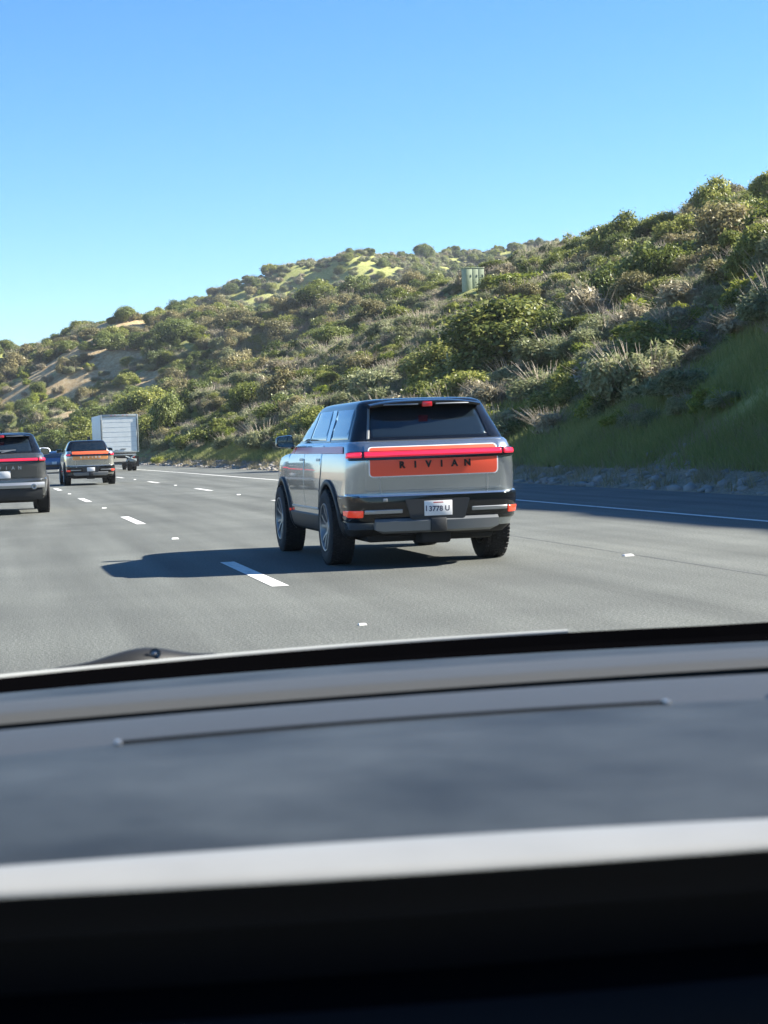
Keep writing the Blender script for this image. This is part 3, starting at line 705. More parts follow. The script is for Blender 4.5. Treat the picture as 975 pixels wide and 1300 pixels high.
        sp.loft(rings); spo = sp.build('roof_spoiler', M['gloss_black'], root, True, 40)
        for sx in (-1, 1):
            sl = MB(); sl.loft([[(x, -2.228+.10*abs(x/.66)**3+.006, 1.757), (x, -2.228+.10*abs(x/.66)**3-.006, 1.764), (x, -2.228+.10*abs(x/.66)**3-.002, 1.772), (x, -2.20+.10*abs(x/.66)**3, 1.772)] for x in np.linspace(sx*.10, sx*.48, 8)])
            sl.build('spoiler_reflection', M['satin_silver'], spo, True, 40)
        bl = MB(); bl.box(-.055, .055, -2.245, -2.17, 1.735, 1.79, .008); bl.build('brake_light', M['red_lens_dim'], spo)
        if plain:
            wp = MB(); wp.tube([(-.02, -2.365, 1.405), (.20, -2.345, 1.445)], .012, 6); wp.tube([(-.27, -2.355, 1.435), (.30, -2.345, 1.452)], .011, 6)
            wp.build('rear_wiper', M['satin_silver'], root)
            an = MB(); an.loft([[(-.02, -1.75, 1.83), (.02, -1.75, 1.83), (.02, -1.55, 1.83), (-.02, -1.55, 1.83)], [(-.006, -1.74, 1.885), (.006, -1.74, 1.885), (.006, -1.69, 1.885), (-.006, -1.69, 1.885)]]); an.build('antenna_fin', M['gloss_black'], root)
    # underside
    u_ = MB(); u_.box(-.72, .72, -2.2, 2.2, .27, .40, .05); u_.box(-.70, .70, AX_R-.07, AX_R+.07, .34, .48, .03); u_.build('chassis', M['underbody'], root)
    for ay in (AX_R, AX_F):
        for s in (-1, 1): add_wheel(root, s*.893, ay, s, 1.0, .3 if ay < 0 else .8)
    if pick:
        for ch in root.children: pass
    return root
M['sheen_stripe'] = simple('sheen_stripe', (.78, .34, .38), .45, 0, .2)  # sky reflection on the red side stripe, put into its colour
M['satin_grey'] = simple('satin_grey', (.20, .21, .21), .4, .3)

def heading(y):
    e = .5; return math.atan2(float(shift(y+e)-shift(y-e)), 2*e)
suv = electric_vehicle('silver_suv', 'suv', 'silver_paint')
tag(suv, 'silver suv with a black roof and an orange-red decal across its tailgate', 'suv')
suv.location = (4.59, 21.93, 0); suv.rotation_euler.z = .015
grey = electric_vehicle('grey_suv', 'plain', 'grey_paint')
tag(grey, 'dark grey suv with red light bar and silver lettering, cut by the left edge', 'suv')
grey.location = (.10, 44.6, 0); grey.rotation_euler.z = heading(44)
pickup = electric_vehicle('pickup_truck', 'pickup', 'pickup_paint')
tag(pickup, 'grey-silver pickup with an amber tailgate band, driving left of the box truck', 'pickup')
pickup.location = (3.62, 77.4, 0); pickup.rotation_euler.z = heading(77)

# ------- box truck
def box_truck():
    root = empty('box_truck', (0, 0, 0))
    W, L, z0, z1 = 1.19, 7.0, 1.22, 3.62
    b = MB(); b.box(-W, W, .02, L, z0, z1, .03); b.build('cargo_box', M['truck_box'], root, True, 30)
    f = MB(); f.box(-W-.01, -W+.10, -.03, .02, z0-.02, z1+.01, .01); f.box(W-.10, W+.01, -.03, .02, z0-.02, z1+.01, .01)
    f.box(-W+.10, W-.10, -.03, .02, z1-.16, z1+.01, .01); f.box(-W+.10, W-.10, -.03, .02, z0-.02, z0+.05, .01); f.build('rear_frame', M['truck_frame'], root)
    d = MB()
    for k in range(7):
        a = z0+.06+k*(z1-.17-z0-.06)/7; e = z0+.06+(k+1)*(z1-.17-z0-.06)/7
        d.box(-W+.12, W-.12, -.012, .015, a+.002, e-.002, .002, 1)
    dr = d.build('rollup_door', M['truck_door'], root)
    for k in range(1, 7):
        a = z0+.06+k*(z1-.17-z0-.06)/7; q = MB(); q.box(-W+.12, W-.12, -.016, -.011, a-.008, a+.008); q.build('panel_joint', M['joint_grey'], dr, False)
    for sx in (-1, 1):
        q = MB(); q.box(sx*(W-.05)-.02, sx*(W-.05)+.02, -.045, -.02, z0+.1, z1-.3, .008); q.build('door_track', M['grime'], root)
    h = MB(); h.box(.02, .38, -.04, -.016, z0+.17, z0+.22, .01); h.box(-.35, -.12, -.035, -.016, z0+.12, z0+.15, .005); h.build('door_latch', M['grime'], dr)
    for sx in (-1, 1):
        for k in range(3):
            m_ = MB(); m_.box(sx*.25*k-.04, sx*.25*k+.04, -.045, -.03, z1-.07, z1-.04, .006)
            if k and sx > 0 or (sx < 0 and k): m_.build('marker_light', M['red_lens_dim'], root)
    u = MB(); u.box(-.95, .95, -.12, -.02, .92, 1.02, .01); u.box(-.42, -.34, .1, 6.8, .82, 1.18); u.box(.34, .42, .1, 6.8, .82, 1.18); u.box(-1.0, 1.0, -.10, .0, 1.08, 1.19, .01)
    u.box(-.62, -.54, -.10, -.03, .55, 1.1); u.box(.54, .62, -.10, -.03, .55, 1.1); u.box(-.95, .95, -.14, -.06, .50, .62, .02); u.build('chassis', M['grime'], root)
    lg = MB(); lg.box(-.85, .9, -.16, -.12, 1.02, 1.08, .01); lg.tube([(.35, -.14, .62), (.62, -.18, .85), (.98, -.15, 1.05)], .05, 8); lg.tube([(.3, -.15, .95), (.9, -.2, .70)], .045, 8); lg.box(.55, 1.0, -.2, -.1, .60, .78, .03); lg.build('lift_gate', M['truck_frame'], root)
    for sx in (-1, 1):
        t = MB(); t.box(sx*.80-.09, sx*.80+.09, -.16, -.12, .86, .95, .012); t.build('tail_light', M['red_lens_dim'], root)
        for xo in (.0, .30):
            t = MB(); t.lathe([(-.12, .30), (-.13, .44), (-.11, .48), (.11, .48), (.13, .44), (.12, .30)], 36, 'x', (sx*(1.02-xo), 1.7, .48))
            w_ = t.build('tyre', M['rubber'], root); r = MB(); r.lathe([(-.06, .01), (-.09, .1), (-.03, .30), (-.125, .31), (.125, .31), (.03, .30), (.09, .1), (.06, .01)], 28, 'x', (sx*(1.02-xo), 1.7, .48)); r.build('rim', M['rim_light'], w_)
        t = MB(); t.lathe([(-.12, .30), (-.13, .44), (-.11, .48), (.11, .48), (.13, .44), (.12, .30)], 36, 'x', (sx*.98, 7.9, .48)); t.build('tyre', M['rubber'], root)
        t = MB(); t.box(sx*1.0-.28, sx*1.0+.28, 1.06, 1.075, .28, .95); t.build('mud_flap', M['rubber'], root, False)
        mi = MB(); mi.box(sx*1.32-.11, sx*1.32+.11, 8.3, 8.36, 1.9, 2.35, .02); mi.tube([(sx*1.05, 8.5, 2.1), (sx*1.25, 8.36, 2.1)], .02, 6); mi.build('side_mirror', M['black_plastic'], root)
    c = MB()
    c.loft([[(x*wx, y, z) for x, z in rpoly([(-1, .55), (1, .55), (.98, 1.6), (.86, zt), (-.86, zt), (-.98, 1.6)], .12)] for y, wx, zt in ((7.15, 1.08, 2.55), (8.3, 1.08, 2.55), (8.75, 1.06, 1.9), (9.2, 1.02, 1.45), (9.4, .95, 1.3))])
    c.build('truck_cab', M['white_paint'], root, True, 30)
    return root
M['truck_door'] = simple('truck_door', (.82, .84, .79), .5, noise=.06, nscale=2.0)
tr = box_truck(); tag(tr, 'white box truck with a roll-up rear door and lowered lift gate gear', 'box truck')
tr.location = (7.72, 119.0, 0); tr.rotation_euler.z = heading(120)

# ------- two far vehicles between the grey suv and the pickup
def far_vehicle(name, paint, kind):
    root = empty(name, (0, 0, 0)); P = M[paint]
    if kind == 'sedan':
        prof = [(.22, -2.25, 2.3, .80, .15, .3), (.35, -2.38, 2.4, .88, .15, .3), (.7, -2.4, 2.42, .91, .12, .3), (.92, -2.36, 2.3, .89, .1, .3), (.97, -2.3, 1.9, .85, .1, .3)]
        cs = [(.95, -1.75, 1.15, .80, .1, .2), (1.15, -1.35, .8, .74, .12, .25), (1.34, -.9, .3, .64, .15, .3), (1.41, -.65, 0, .5, .18, .3), (1.43, -.5, -.15, .35, .18, .2)]
        rw = [(-.66, 1.0), (.66, 1.0), (.54, 1.33), (-.54, 1.33)]
    else:
        prof = [(.3, -2.15, 2.2, .85, .15, .3), (.45, -2.32, 2.3, .93, .15, .3), (.85, -2.33, 2.35, .95, .12, .3), (1.02, -2.3, 2.2, .93, .1, .3), (1.08, -2.27, 1.8, .89, .1, .3)]
        cs = [(1.05, -2.25, 1.3, .87, .1, .2), (1.25, -2.18, 1.0, .84, .12, .25), (1.62, -1.98, .5, .74, .15, .3), (1.73, -1.85, .3, .62, .18, .3), (1.76, -1.6, .1, .4, .18, .2)]
        rw = [(-.72, 1.12), (.72, 1.12), (.62, 1.60), (-.62, 1.60)]
    mb, bv = shell(prof); mb.build('body', P, root, True, 30)
    cm, cv = shell(cs); cm.build('roof', P, root, True, 35)
    patch('rear_window', cv, 'rear', rpoly(rw, .05), .006, .01, M['tinted_glass'], root, .1, .003, 60)
    for s in 'LR': patch('side_window', cv, s, rpoly([(-.5, rw[0][1]+.04), (1.0, rw[0][1]+.04), (.6, rw[2][1]-.03), (-.45, rw[2][1]-.03)], .05), .006, .01, M['tinted_glass'], root, .1, .003, 60)
    bm_ = patch('bumper', bv, 'rear', rpoly(rect(-.82, .82, .38, .55), .03), .03, .05, M['black_plastic'], root, .08, .006)
    patch('tailgate', bv, 'rear', rpoly(rect(-.62, .62, .58, .90), .03), .008, .014, P, root, .1, .004)
    for sx in (-1, 1): patch('tail_light', bv, 'rear', rpoly(rect(*sorted((sx*.64, sx*.84)), .72, .86), .02), .012, .02, M['red_lens_dim'], root, .05, .004)
    plate(root, .66, -2.44 if kind == 'sedan' else -2.37, '')
    for ay in (-1.4, 1.4):
        for s in (-1, 1): add_wheel(root, s*.79, ay, s, .76 if kind == 'sedan' else .84)
    return root
bl = far_vehicle('blue_sedan', 'blue_paint', 'sedan'); tag(bl, 'low blue sedan far ahead, half hidden between the grey suv and the pickup', 'car')
bl.location = (3.6, 125.5, 0); bl.rotation_euler.z = heading(125)
vn = far_vehicle('white_suv', 'white_paint', 'suv'); tag(vn, 'small white suv farthest ahead, showing above the blue sedan beside the grey suv', 'suv')
vn.location = (3.4, 152, 0); vn.rotation_euler.z = heading(152)

# ------------------------------------------------------------------ the dashboard the view is taken over
dash = empty('car_dashboard', (0, 1.0, 1.15)); tag(dash, 'blue-grey dashboard of the car the view is taken from, with a bright silver trim strip', 'dashboard')
def build_child(mb, name, mats, smooth=True, angle=40):
    o = mb.build(name, mats, dash, smooth, angle); o.matrix_parent_inverse = Matrix.Translation((0, -1.0, -1.15)); return o
# cross lines of the moulding: y(x) = a + b x + c x^2 at height z, from the windscreen down to the trim
LINES = {'a': (1.8079, 0.3789, -0.3271, 0.215), 'b': (1.5745, 0.2628, -0.3019, 0.2), 'c': (1.1766, 0.1735, -0.1501, 0.165), 'd': (1.0894, 0.2071, -0.2802, 0.16), 'e': (0.9309, 0.2371, -0.4621, 0.15), 'f': (0.679, -0.0146, -0.2298, 0.15), 'g': (0.6513, -0.1318, 0.1858, 0.1545)}
XS = np.linspace(-.50, 1.45, 40)
def dl(k, x):
    a, b, c, z = LINES[k]; q = min(max(x, -.2), .75)
    if k == 'g':                                                # the trim keeps its width beyond the middle of the dash
        q2 = min(max(x, -.04), .32); f = LINES['f']
        return (x, dl('f', x)[1]+(a+b*q2+c*q2*q2)-(f[0]+f[1]*q2+f[2]*q2*q2), CAM_H-z)
    return (x, a+b*q+c*q*q, CAM_H-z)
LINES['c'] = tuple(p*.5+q*.5 for p, q in zip(LINES['c'], LINES['d']))
def sweep(secs):
    """secs(x) -> list of points of the section at x"""
    mb = MB(); mb.loft([secs(float(x)) for x in XS], close=False, caps=False); return mb
def mixp(p, q, t, dz=0): return (p[0], p[1]+(q[1]-p[1])*t, p[2]+(q[2]-p[2])*t+dz)
def sec_black(x):
    A, Bq = dl('a', x), dl('b', x); return [(x, A[1]+.02, A[2]-.05), (x, A[1]+.004, A[2]-.004), (x, A[1], A[2]), (x, A[1]-.01, A[2]-.012), (x, Bq[1]+.03, Bq[2]-.02), (x, Bq[1]+.003, Bq[2]-.004)]
build_child(sweep(sec_black), 'windscreen_border', M['dash_black'])
def sec_shelf(x):
    b, c = dl('b', x), dl('c', x)
    return [(x, b[1]+.02, b[2]-.02), (x, b[1]+.002, b[2]-.003), b]+[mixp(b, c, t, .006*math.sin(t*math.pi)) for t in (.2, .4, .6, .72)]
def sec_ridge(x):
    b, c = dl('b', x), dl('c', x)
    return [mixp(b, c, .70, .0045)]+[mixp(b, c, .70+.30*t, .004+.006*math.sin(t*math.pi)) for t in (.1, .25, .4, .55, .7, .85, .95)]+[(x, c[1]-.002, c[2]), (x, c[1]+.002, c[2]-.006)]
def sec_groove(x):
    c, d = dl('c', x), dl('d', x)
    return [(x, c[1]+.004, c[2]+.001), (x, c[1]+.006, c[2]-.03), (x, d[1]+.006, d[2]-.03), (x, d[1]+.004, d[2]-.003)]
def sec_band(x):
    d, e = dl('d', x), dl('e', x)
    return [(x, d[1]+.006, d[2]-.02), (x, d[1]+.004, d[2]-.006), d]+[mixp(d, e, t, .005*math.sin(t*math.pi)) for t in (.12, .3, .5, .7, .88)]+[e]
def sec_pad(x):
    e, f = dl('e', x), dl('f', x)
    return [(x, e[1]+.002, e[2]-.004), (x, e[1]-.0005, e[2]+.0005)]+[mixp(e, f, t, .0005+.005*math.sin(t*math.pi)) for t in (.03, .15, .3, .45, .6, .75, .88, .95)]+[f]
build_child(sweep(sec_shelf), 'rear_shelf', M['dash_pad'], True, 60)
build_child(sweep(sec_ridge), 'vent_ridge', M['dash_ridge'], True, 60)
build_child(sweep(sec_groove), 'vent_groove', M['dash_black'], True, 60)  # groove walls coloured black for the shade under the ridge
build_child(sweep(sec_band), 'vent_panel', M['dash_band'], True, 60)
build_child(sweep(sec_pad), 'dash_pad', M['dash_pad'], True, 60)
def sec_strip(x):
    f, g = dl('f', x), dl('g', x); pts = [(x, f[1]+.004, f[2]-.001), (x, f[1]+.0015, f[2]+.0006)]
    for t in (.08, .3, .55, .8, .95): pts.append((x, f[1]+(g[1]-f[1])*t, f[2]+.0012-(f[2]-g[2])*t+.0008*math.sin(t*math.pi)))
    return pts+[(x, g[1]+.001, g[2]+.0002)]
build_child(sweep(sec_strip), 'trim_strip', M['dash_trim'], True, 60)
def sec_front(x):
    g = dl('g', x)
    return [(x, g[1]+.0012, g[2]-.0002), (x, g[1]+.003, g[2]-.004), (x, g[1]+.010, g[2]-.010), (x, g[1]+.012, g[2]-.018), (x, g[1]+.05, g[2]-.028), (x, g[1]+.055, g[2]-.05), (x, g[1]+.03, g[2]-.056), (x, g[1]+.02, g[2]-.07), (x, g[1]+.03, g[2]-.25), (x, g[1]+.10, g[2]-.45)]
build_child(sweep(sec_front), 'front_panel', M['dash_front'], True, 40)
for x, w in ((float(XS[0]), -.05), (float(XS[-1]), .05)):      # closed ends where the doors stand
    pl = [dl(k, x) for k in 'abcef']+[dl('g', x)]
    mb = MB(); mb.prism([(p[1], p[2]+.012) for p in pl]+[(pl[-1][1]+.03, .80), (pl[0][1]+.02, .80)], 'x', x, x+w); build_child(mb, 'side_panel', M['dash_black'], False)
# defroster slot: a thin dark slit with a bright end clip at each end
XL, XR = (0.054, 0.353)
mb = MB()
def slot_pt(x, dy, dz):
    e, f = dl('e', x), dl('f', x); return (x, e[1]+dy, e[2]+.001+dz)
mb.loft([[slot_pt(x, .0015, 0), slot_pt(x, .0015, .001), slot_pt(x, -.0025, .001), slot_pt(x, -.0025, 0)] for x in np.linspace(XL, XR, 20)])
build_child(mb, 'defroster_slot', M['dash_black'], False)
for x in (XL, XR):
    mb = MB(); p = slot_pt(x, 0, 0); mb.box(p[0]-.0018, p[0]+.0018, p[1]-.004, p[1]+.002, p[2]-.001, p[2]+.0018, .0006); build_child(mb, 'slot_clip', M['letter_silver'])
mb = MB(); x = 0.492
mb.loft([[(x+r*q*math.cos(a)*1.0, dl('e', x)[1]+.02+.35*r*q*math.sin(a), dl('e', x)[2]+.004+h) for a in np.linspace(0, 2*math.pi, 24, endpoint=False)] for r, q, h in ((.075, 1, 0), (.07, 1, .003), (.03, 1, .004))])
build_child(mb, 'speaker_grille', M['dash_black'], True)
# bright lower edge of the windscreen, and the wiper parked against it
mb = MB(); mb.tube([(float(x), dl('a', x)[1]+.006, dl('a', x)[2]+.0005) for x in XS if x < 0.635], [.0022]*int(sum(XS < 0.635)), 6); build_child(mb, 'windscreen_edge', M['dash_edge'])
WIPER = (0.046, 0.218)
mb = MB(); rings = []
for k in range(25):
    t = k/24; x = WIPER[0]+(WIPER[1]-WIPER[0])*t; A = dl('a', x)
    hgt = .003+.009*math.exp(-((t-.60)/.20)**2)+.006*math.exp(-((t-.40)/.2)**2); w = .006+.018*math.exp(-((t-.55)/.3)**2)
    if k in (0, 24): hgt = .002
    rings.append([(x, A[1]+.05+w*math.cos(a), A[2]-.004+hgt*max(math.sin(a), -.2)) for a in np.linspace(0, 2*math.pi, 14, endpoint=False)])
mb.loft(rings); build_child(mb, 'wiper_arm', M['wiper_grey'], True, 60)
mb = MB(); x = WIPER[0]+(WIPER[1]-WIPER[0])*.60; A = dl('a', x); mb.lathe([(0, .001), (.003, .005), (.0, .006)], 12, 'y', (x, A[1]+.028, A[2]+.006)); build_child(mb, 'wiper_nut', M['letter_silver'])

# ------------------------------------------------------------------ plants
rng = np.random.RandomState(11)
def leaf_cloud(centres, radii, n, size, up=.25, shell=.55, seed=0, aspect=1.6, jitter=.35):
    """n leaf-shaped quads spread through a few uneven lobes, thicker towards each lobe's rim"""
    r = np.random.RandomState(seed); C = np.array(centres, float); R = np.array(radii, float)
    if R.ndim == 1: R = np.repeat(R[:, None], 3, 1)
    w = R.prod(1)**(2/3); k = r.choice(len(C), n, p=w/w.sum())
    u = r.normal(size=(n, 3)); u /= np.linalg.norm(u, axis=1)[:, None]
    rr = (shell+(1-shell)*r.rand(n))**.6*(1+r.normal(size=n)*.16)
    ph = fb3(u*2.2+k[:, None]*3.1, r); rr = rr*(1+.28*ph)
    P = C[k]+u*R[k]*rr[:, None]
    keep = P[:, 2] > .03
    P, u = P[keep], u[keep]; n = len(P)
    nrm = u*.6+r.normal(size=(n, 3))*.55+np.array([0, 0, up]); nrm /= np.linalg.norm(nrm, axis=1)[:, None]
    a = r.normal(size=(n, 3)); a -= nrm*(a*nrm).sum(1)[:, None]; a /= np.linalg.norm(a, axis=1)[:, None]; b = np.cross(nrm, a)
    s = size*(1+jitter*r.normal(size=n)).clip(.4, 2)
    a = a*(s*aspect/2)[:, None]; b = b*(s/2)[:, None]
    V = np.stack([P-a, P+b-a*.1, P+a, P-b-a*.1], 1).reshape(-1, 3); F = np.arange(4*n).reshape(n, 4)
    t = np.repeat(r.rand(n), 4)
    return V, F, t
def fb3(p, r):
    o = np.zeros(len(p))
    for i in range(5):
        d = r.normal(size=3)*1.6; o += np.sin(p@d+r.rand()*6.28)
    return o/5
def sticks(n, h, spread, rad_, seed, curve=.3, base=.25, sides=3):
    r = np.random.RandomState(seed); VV, FF = [], []; o = 0
    for i in range(n):
        a = r.rand()*6.28; b = np.array([math.cos(a), math.sin(a)])*base*math.sqrt(r.rand()); L = h*(.55+.45*r.rand()); lean = spread*r.rand()
        d = np.array([math.cos(a), math.sin(a)]); k = 4; pr = None
        for j in range(k):
            t = j/(k-1); p = np.array([b[0]+d[0]*lean*(t+curve*t*t)+r.normal()*.02*t*h, b[1]+d[1]*lean*(t+curve*t*t)+r.normal()*.02*t*h, L*t*(1-.15*t*curve*2)])
            q = rad_*(1-.75*t)
            for s in range(sides):
                an = 6.28*s/sides; VV.append((p[0]+q*math.cos(an), p[1]+q*math.sin(an), p[2]-.05*(1-t)))
            if j:
                for s in range(sides): FF.append((o+(j-1)*sides+s, o+(j-1)*sides+(s+1) % sides, o+j*sides+(s+1) % sides, o+j*sides+s))
        o += k*sides
    return np.array(VV), np.array(FF)
def plant_mesh(name, leafs, twigs=None, mats=None):
    V, F, t = leafs
    if twigs is not None:
        V2, F2 = twigs; nF = len(F); F = np.concatenate([F, F2+len(V)]); t = np.concatenate([t, np.full(len(V2), .5)]); V = np.concatenate([V, V2])
    me = np_mesh(name, V, F, t)
    for m in mats: me.materials.append(m)
    if twigs is not None:
        mi = np.zeros(len(F), np.int32); mi[nF:] = 1; me.polygons.foreach_set('material_index', mi)
    return me
def lobes(seed, n, w, h, r0, r1):
    r = np.random.RandomState(seed); C, R = [], []
    for i in range(n):
        a = r.rand()*6.28; q = w*math.sqrt(r.rand()); z = h*(.25+.75*r.rand())*(1-.45*(q/w)**2); s = r0+(r1-r0)*r.rand()
        C.append((q*math.cos(a), q*math.sin(a), z)); R.append((s, s, s*(.7+.25*r.rand())))
    return C, R
# kinds: unit plants about 2 m across; each kind has a few shapes
KIND = {}
def mk(kind, i, me): KIND.setdefault(kind, []).append(me)
for i in range(4):
    C, R = lobes(20+i, 9, .72, .85, .26, .46); mk('sage', i, plant_mesh('sage', leaf_cloud(C, R, 12000, .038, .55, .3, i, 2.6), sticks(60, 1.25, .7, .012, i), [M['leaf_sage'], M['twig']]))
for i in range(4):
    C, R = lobes(40+i, 11, .72, 1.2, .30, .52); mk('laurel', i, plant_mesh('laurel', leaf_cloud(C, R, 16000, .048, .4, .4, 10+i, 1.7), sticks(30, 1.1, .6, .02, i), [M['leaf_laurel'], M['bark']]))
for i in range(3):
    C, R = lobes(60+i, 10, .8, .7, .22, .40); mk('mustard', i, plant_mesh('mustard', leaf_cloud(C, R, 6500, .048, .7, .25, 20+i, 2.2), sticks(50, 1.2, .5, .010, 9+i), [M['leaf_mustard'], M['leaf_mustard']]))
for i in range(3):
    C, R = lobes(80+i, 9, .70, .8, .22, .40); mk('dry', i, plant_mesh('dry', leaf_cloud(C, R, 2600, .05, .4, .25, 30+i, 3.2), sticks(190, 1.1, .9, .009, 30+i), [M['leaf_dry'], M['twig']]))
for i in range(3):
    C, R = lobes(100+i, 12, .72, 1.3, .28, .5); mk('russet', i, plant_mesh('russet', leaf_cloud(C, R, 13000, .046, .4, .35, 40+i, 1.7), sticks(40, 1.4, .6, .02, 40+i), [M['leaf_russet'], M['bark']]))
for i in range(3):
    C, R = lobes(120+i, 12, .70, 1.25, .30, .52); mk('oak', i, plant_mesh('oak', leaf_cloud(C, R, 15000, .044, .35, .4, 50+i, 1.6), sticks(24, 1.1, .5, .025, 50+i), [M['leaf_oak'], M['bark']]))
C, R = lobes(231, 16, .62, 1.5, .32, .52); mk('tree', 0, plant_mesh('round_bush', leaf_cloud(C, R, 30000, .042, .45, .45, 231, 1.7), sticks(26, 1.2, .5, .03, 231), [M['leaf_tree'], M['bark']]))
C, R = lobes(244, 15, .64, 1.4, .32, .52); mk('tree', 1, plant_mesh('round_bush', leaf_cloud(C, R, 30000, .042, .45, .45, 244, 1.7), sticks(26, 1.2, .5, .03, 244), [M['leaf_tree'], M['bark']]))
INFO = {
 'tree': ('round_bush', '', 'bush', ''),
 'sage': ('sage_bush', 'grey-green sage bush, one of many alike on the hillside', 'bush', 'grey-green sage bushes on the hillside'),
 'laurel': ('laurel_bush', 'dense round green-leaved bush, one of many alike on the hillside', 'bush', 'round green bushes on the hillside'),
 'mustard': ('mustard_plant', 'bright yellow-green leafy plant, one of many alike on the hillside', 'plant', 'yellow-green plants on the hillside'),
 'dry': ('dry_brush', 'tan dry twiggy brush, one of many alike on the hillside', 'bush', 'tan dry brush on the hillside'),
 'russet': ('russet_bush', 'brownish olive bush, one of many alike on the hillside', 'bush', 'brownish bushes on the hillside'),
 'oak': ('oak_bush', 'very dark green bushy oak, one of many alike on the hillside', 'tree', 'dark bushy oaks on the hillside'),
}
first = {}
def put(kind, x, y, s, sz=1.0, name=None, label=None, cat=None, group=None, which=None, rz=None, dz=0, sy=1.0):
    ms = KIND[kind]; me = ms[rng.randint(len(ms)) if which is None else which]
    nm, lb, ct, gp = INFO[kind]
    o = bpy.data.objects.new(name or nm, me); COL.objects.link(o)
    o.location = (x, y, float(terrain(x, y))-.06*s+dz); o.rotation_euler = (rng.normal()*.06, rng.normal()*.06, rng.rand()*6.28 if rz is None else rz)
    o.scale = (s*rng.uniform(.85, 1.2), s*sy*rng.uniform(.85, 1.2), s*sz*rng.uniform(.70, 1.05))
    tag(o, label or lb, cat or ct, None if label else gp)
    if kind not in first: first[kind] = o
    return o
# ---- random cover of the slopes: every plant a position, a kind and a size
def scatter(n, x0, x1, y0, y1, seed):
    r = np.random.RandomState(seed); x = r.uniform(x0, x1, n); y = r.uniform(y0, y1, n); d = x+shift(y)
    az = np.degrees(np.arctan2(x, y)); keep = (d > 18.4) & (az > -4) & (az < 29) & (y > 22)
    return x[keep], y[keep], r.rand(keep.sum()), r.rand(keep.sum()), r.normal(size=keep.sum())
def scarred(x, y):
    m = np.zeros(x.shape)
    for cx, cy, q in SCARS: m = np.maximum(m, np.clip(1.3-np.hypot(x-cx, (y-cy)*.6)/q, 0, 1))
    for cx, cy, q in FIELDS: m = np.maximum(m, np.clip(1.4-np.hypot(x-cx, (y-cy)*.5)/q, 0, 1))
    return m
# ---- single plants that stand out: kind, place, size, height factor, name, label, category, shape
SPOTS = [
 ('tree', 25.9, 91.5, 3.3, .92, 'round_bush', 'largest round green bush on the bank, sunlit on its right side', 'bush', 0),
 ('tree', 25.2, 103.5, 2.8, .95, 'round_bush', 'dark shaded bush just left of the largest round bush', 'bush', 1),
 ('laurel', 28.8, 101.5, 2.0, 1.1, 'round_bush', 'sunlit green bush showing behind the gap of the two big round bushes', 'bush', 2),
 ('sage', 24.3, 115.5, 2.3, 1.25, 'sage_bush', 'tall grey-green bush above the roof of the silver suv, left of the dark round bush', 'bush', 0),
 ('mustard', 44.3, 150.9, 2.9, 1.0, 'spreading_bush', 'wide bright green bush spreading below the ridge right of the green box', 'bush', 0),
 ('laurel', 43.2, 153.0, 2.3, 1.0, 'spreading_bush', 'dark green bush directly right of the green box on the ridge', 'bush', 3),
 ('laurel', 52.3, 161.0, 2.3, .9, 'spreading_bush', 'green bush on the ridge line above the wide bright green one', 'bush', 1),
 ('oak', 50.1, 141.9, 1.95, 1.05, 'oak_bush', 'dark round oak standing alone high on the slope under the ridge', 'tree', 0),
 ('russet', 56.5, 146.0, 1.7, 1.3, 'russet_bush', 'brownish tree standing tallest on the ridge line', 'tree', 0),
 ('russet', 62.3, 148.2, 1.3, 1.3, 'russet_bush', 'thin brownish bush against the sky at the right end of the ridge', 'bush', 1),
 ('dry', 18.6, 60.6, 1.0, 1.1, 'dry_brush', 'bare grey twiggy bush low on the bank right of the silver suv', 'bush', 0),
 ('dry', 20.4, 74.0, 1.2, 1.0, 'dry_brush', 'tan twiggy bush behind the right shoulder of the silver suv', 'bush', 1),
 ('mustard', 20.2, 65.4, 1.15, 1.0, 'leafy_bush', 'bright green leafy bush in the shade under the largest round bush', 'bush', 1),
 ('dry', 22.9, 61.9, 1.35, .8, 'dry_brush', 'pale tan bush catching the sun halfway up the bank', 'bush', 2),
 ('dry', 22.3, 56.0, .95, .8, 'dry_brush', 'whitish dead brush on the slope beside the pale tan bush', 'bush', 0),
 ('mustard', 24.5, 56.9, 1.0, .9, 'leafy_bush', 'yellow-green bush at the right edge of the slope', 'bush', 2),
 ('oak', 16.1, 178.5, 2.3, 1.6, 'oak_tree', 'dark oak at the roadside just right of the box truck', 'tree', 1),
 ('oak', 20.2, 185.0, 1.9, 1.3, 'oak_tree', 'dark bushy oak behind the roadside oak by the box truck', 'tree', 2),
 ('mustard', 13.2, 154.0, .8, 1.0, 'leafy_bush', 'small yellow-green bush at the road edge beside the box truck', 'bush', 0),
]
allp = []
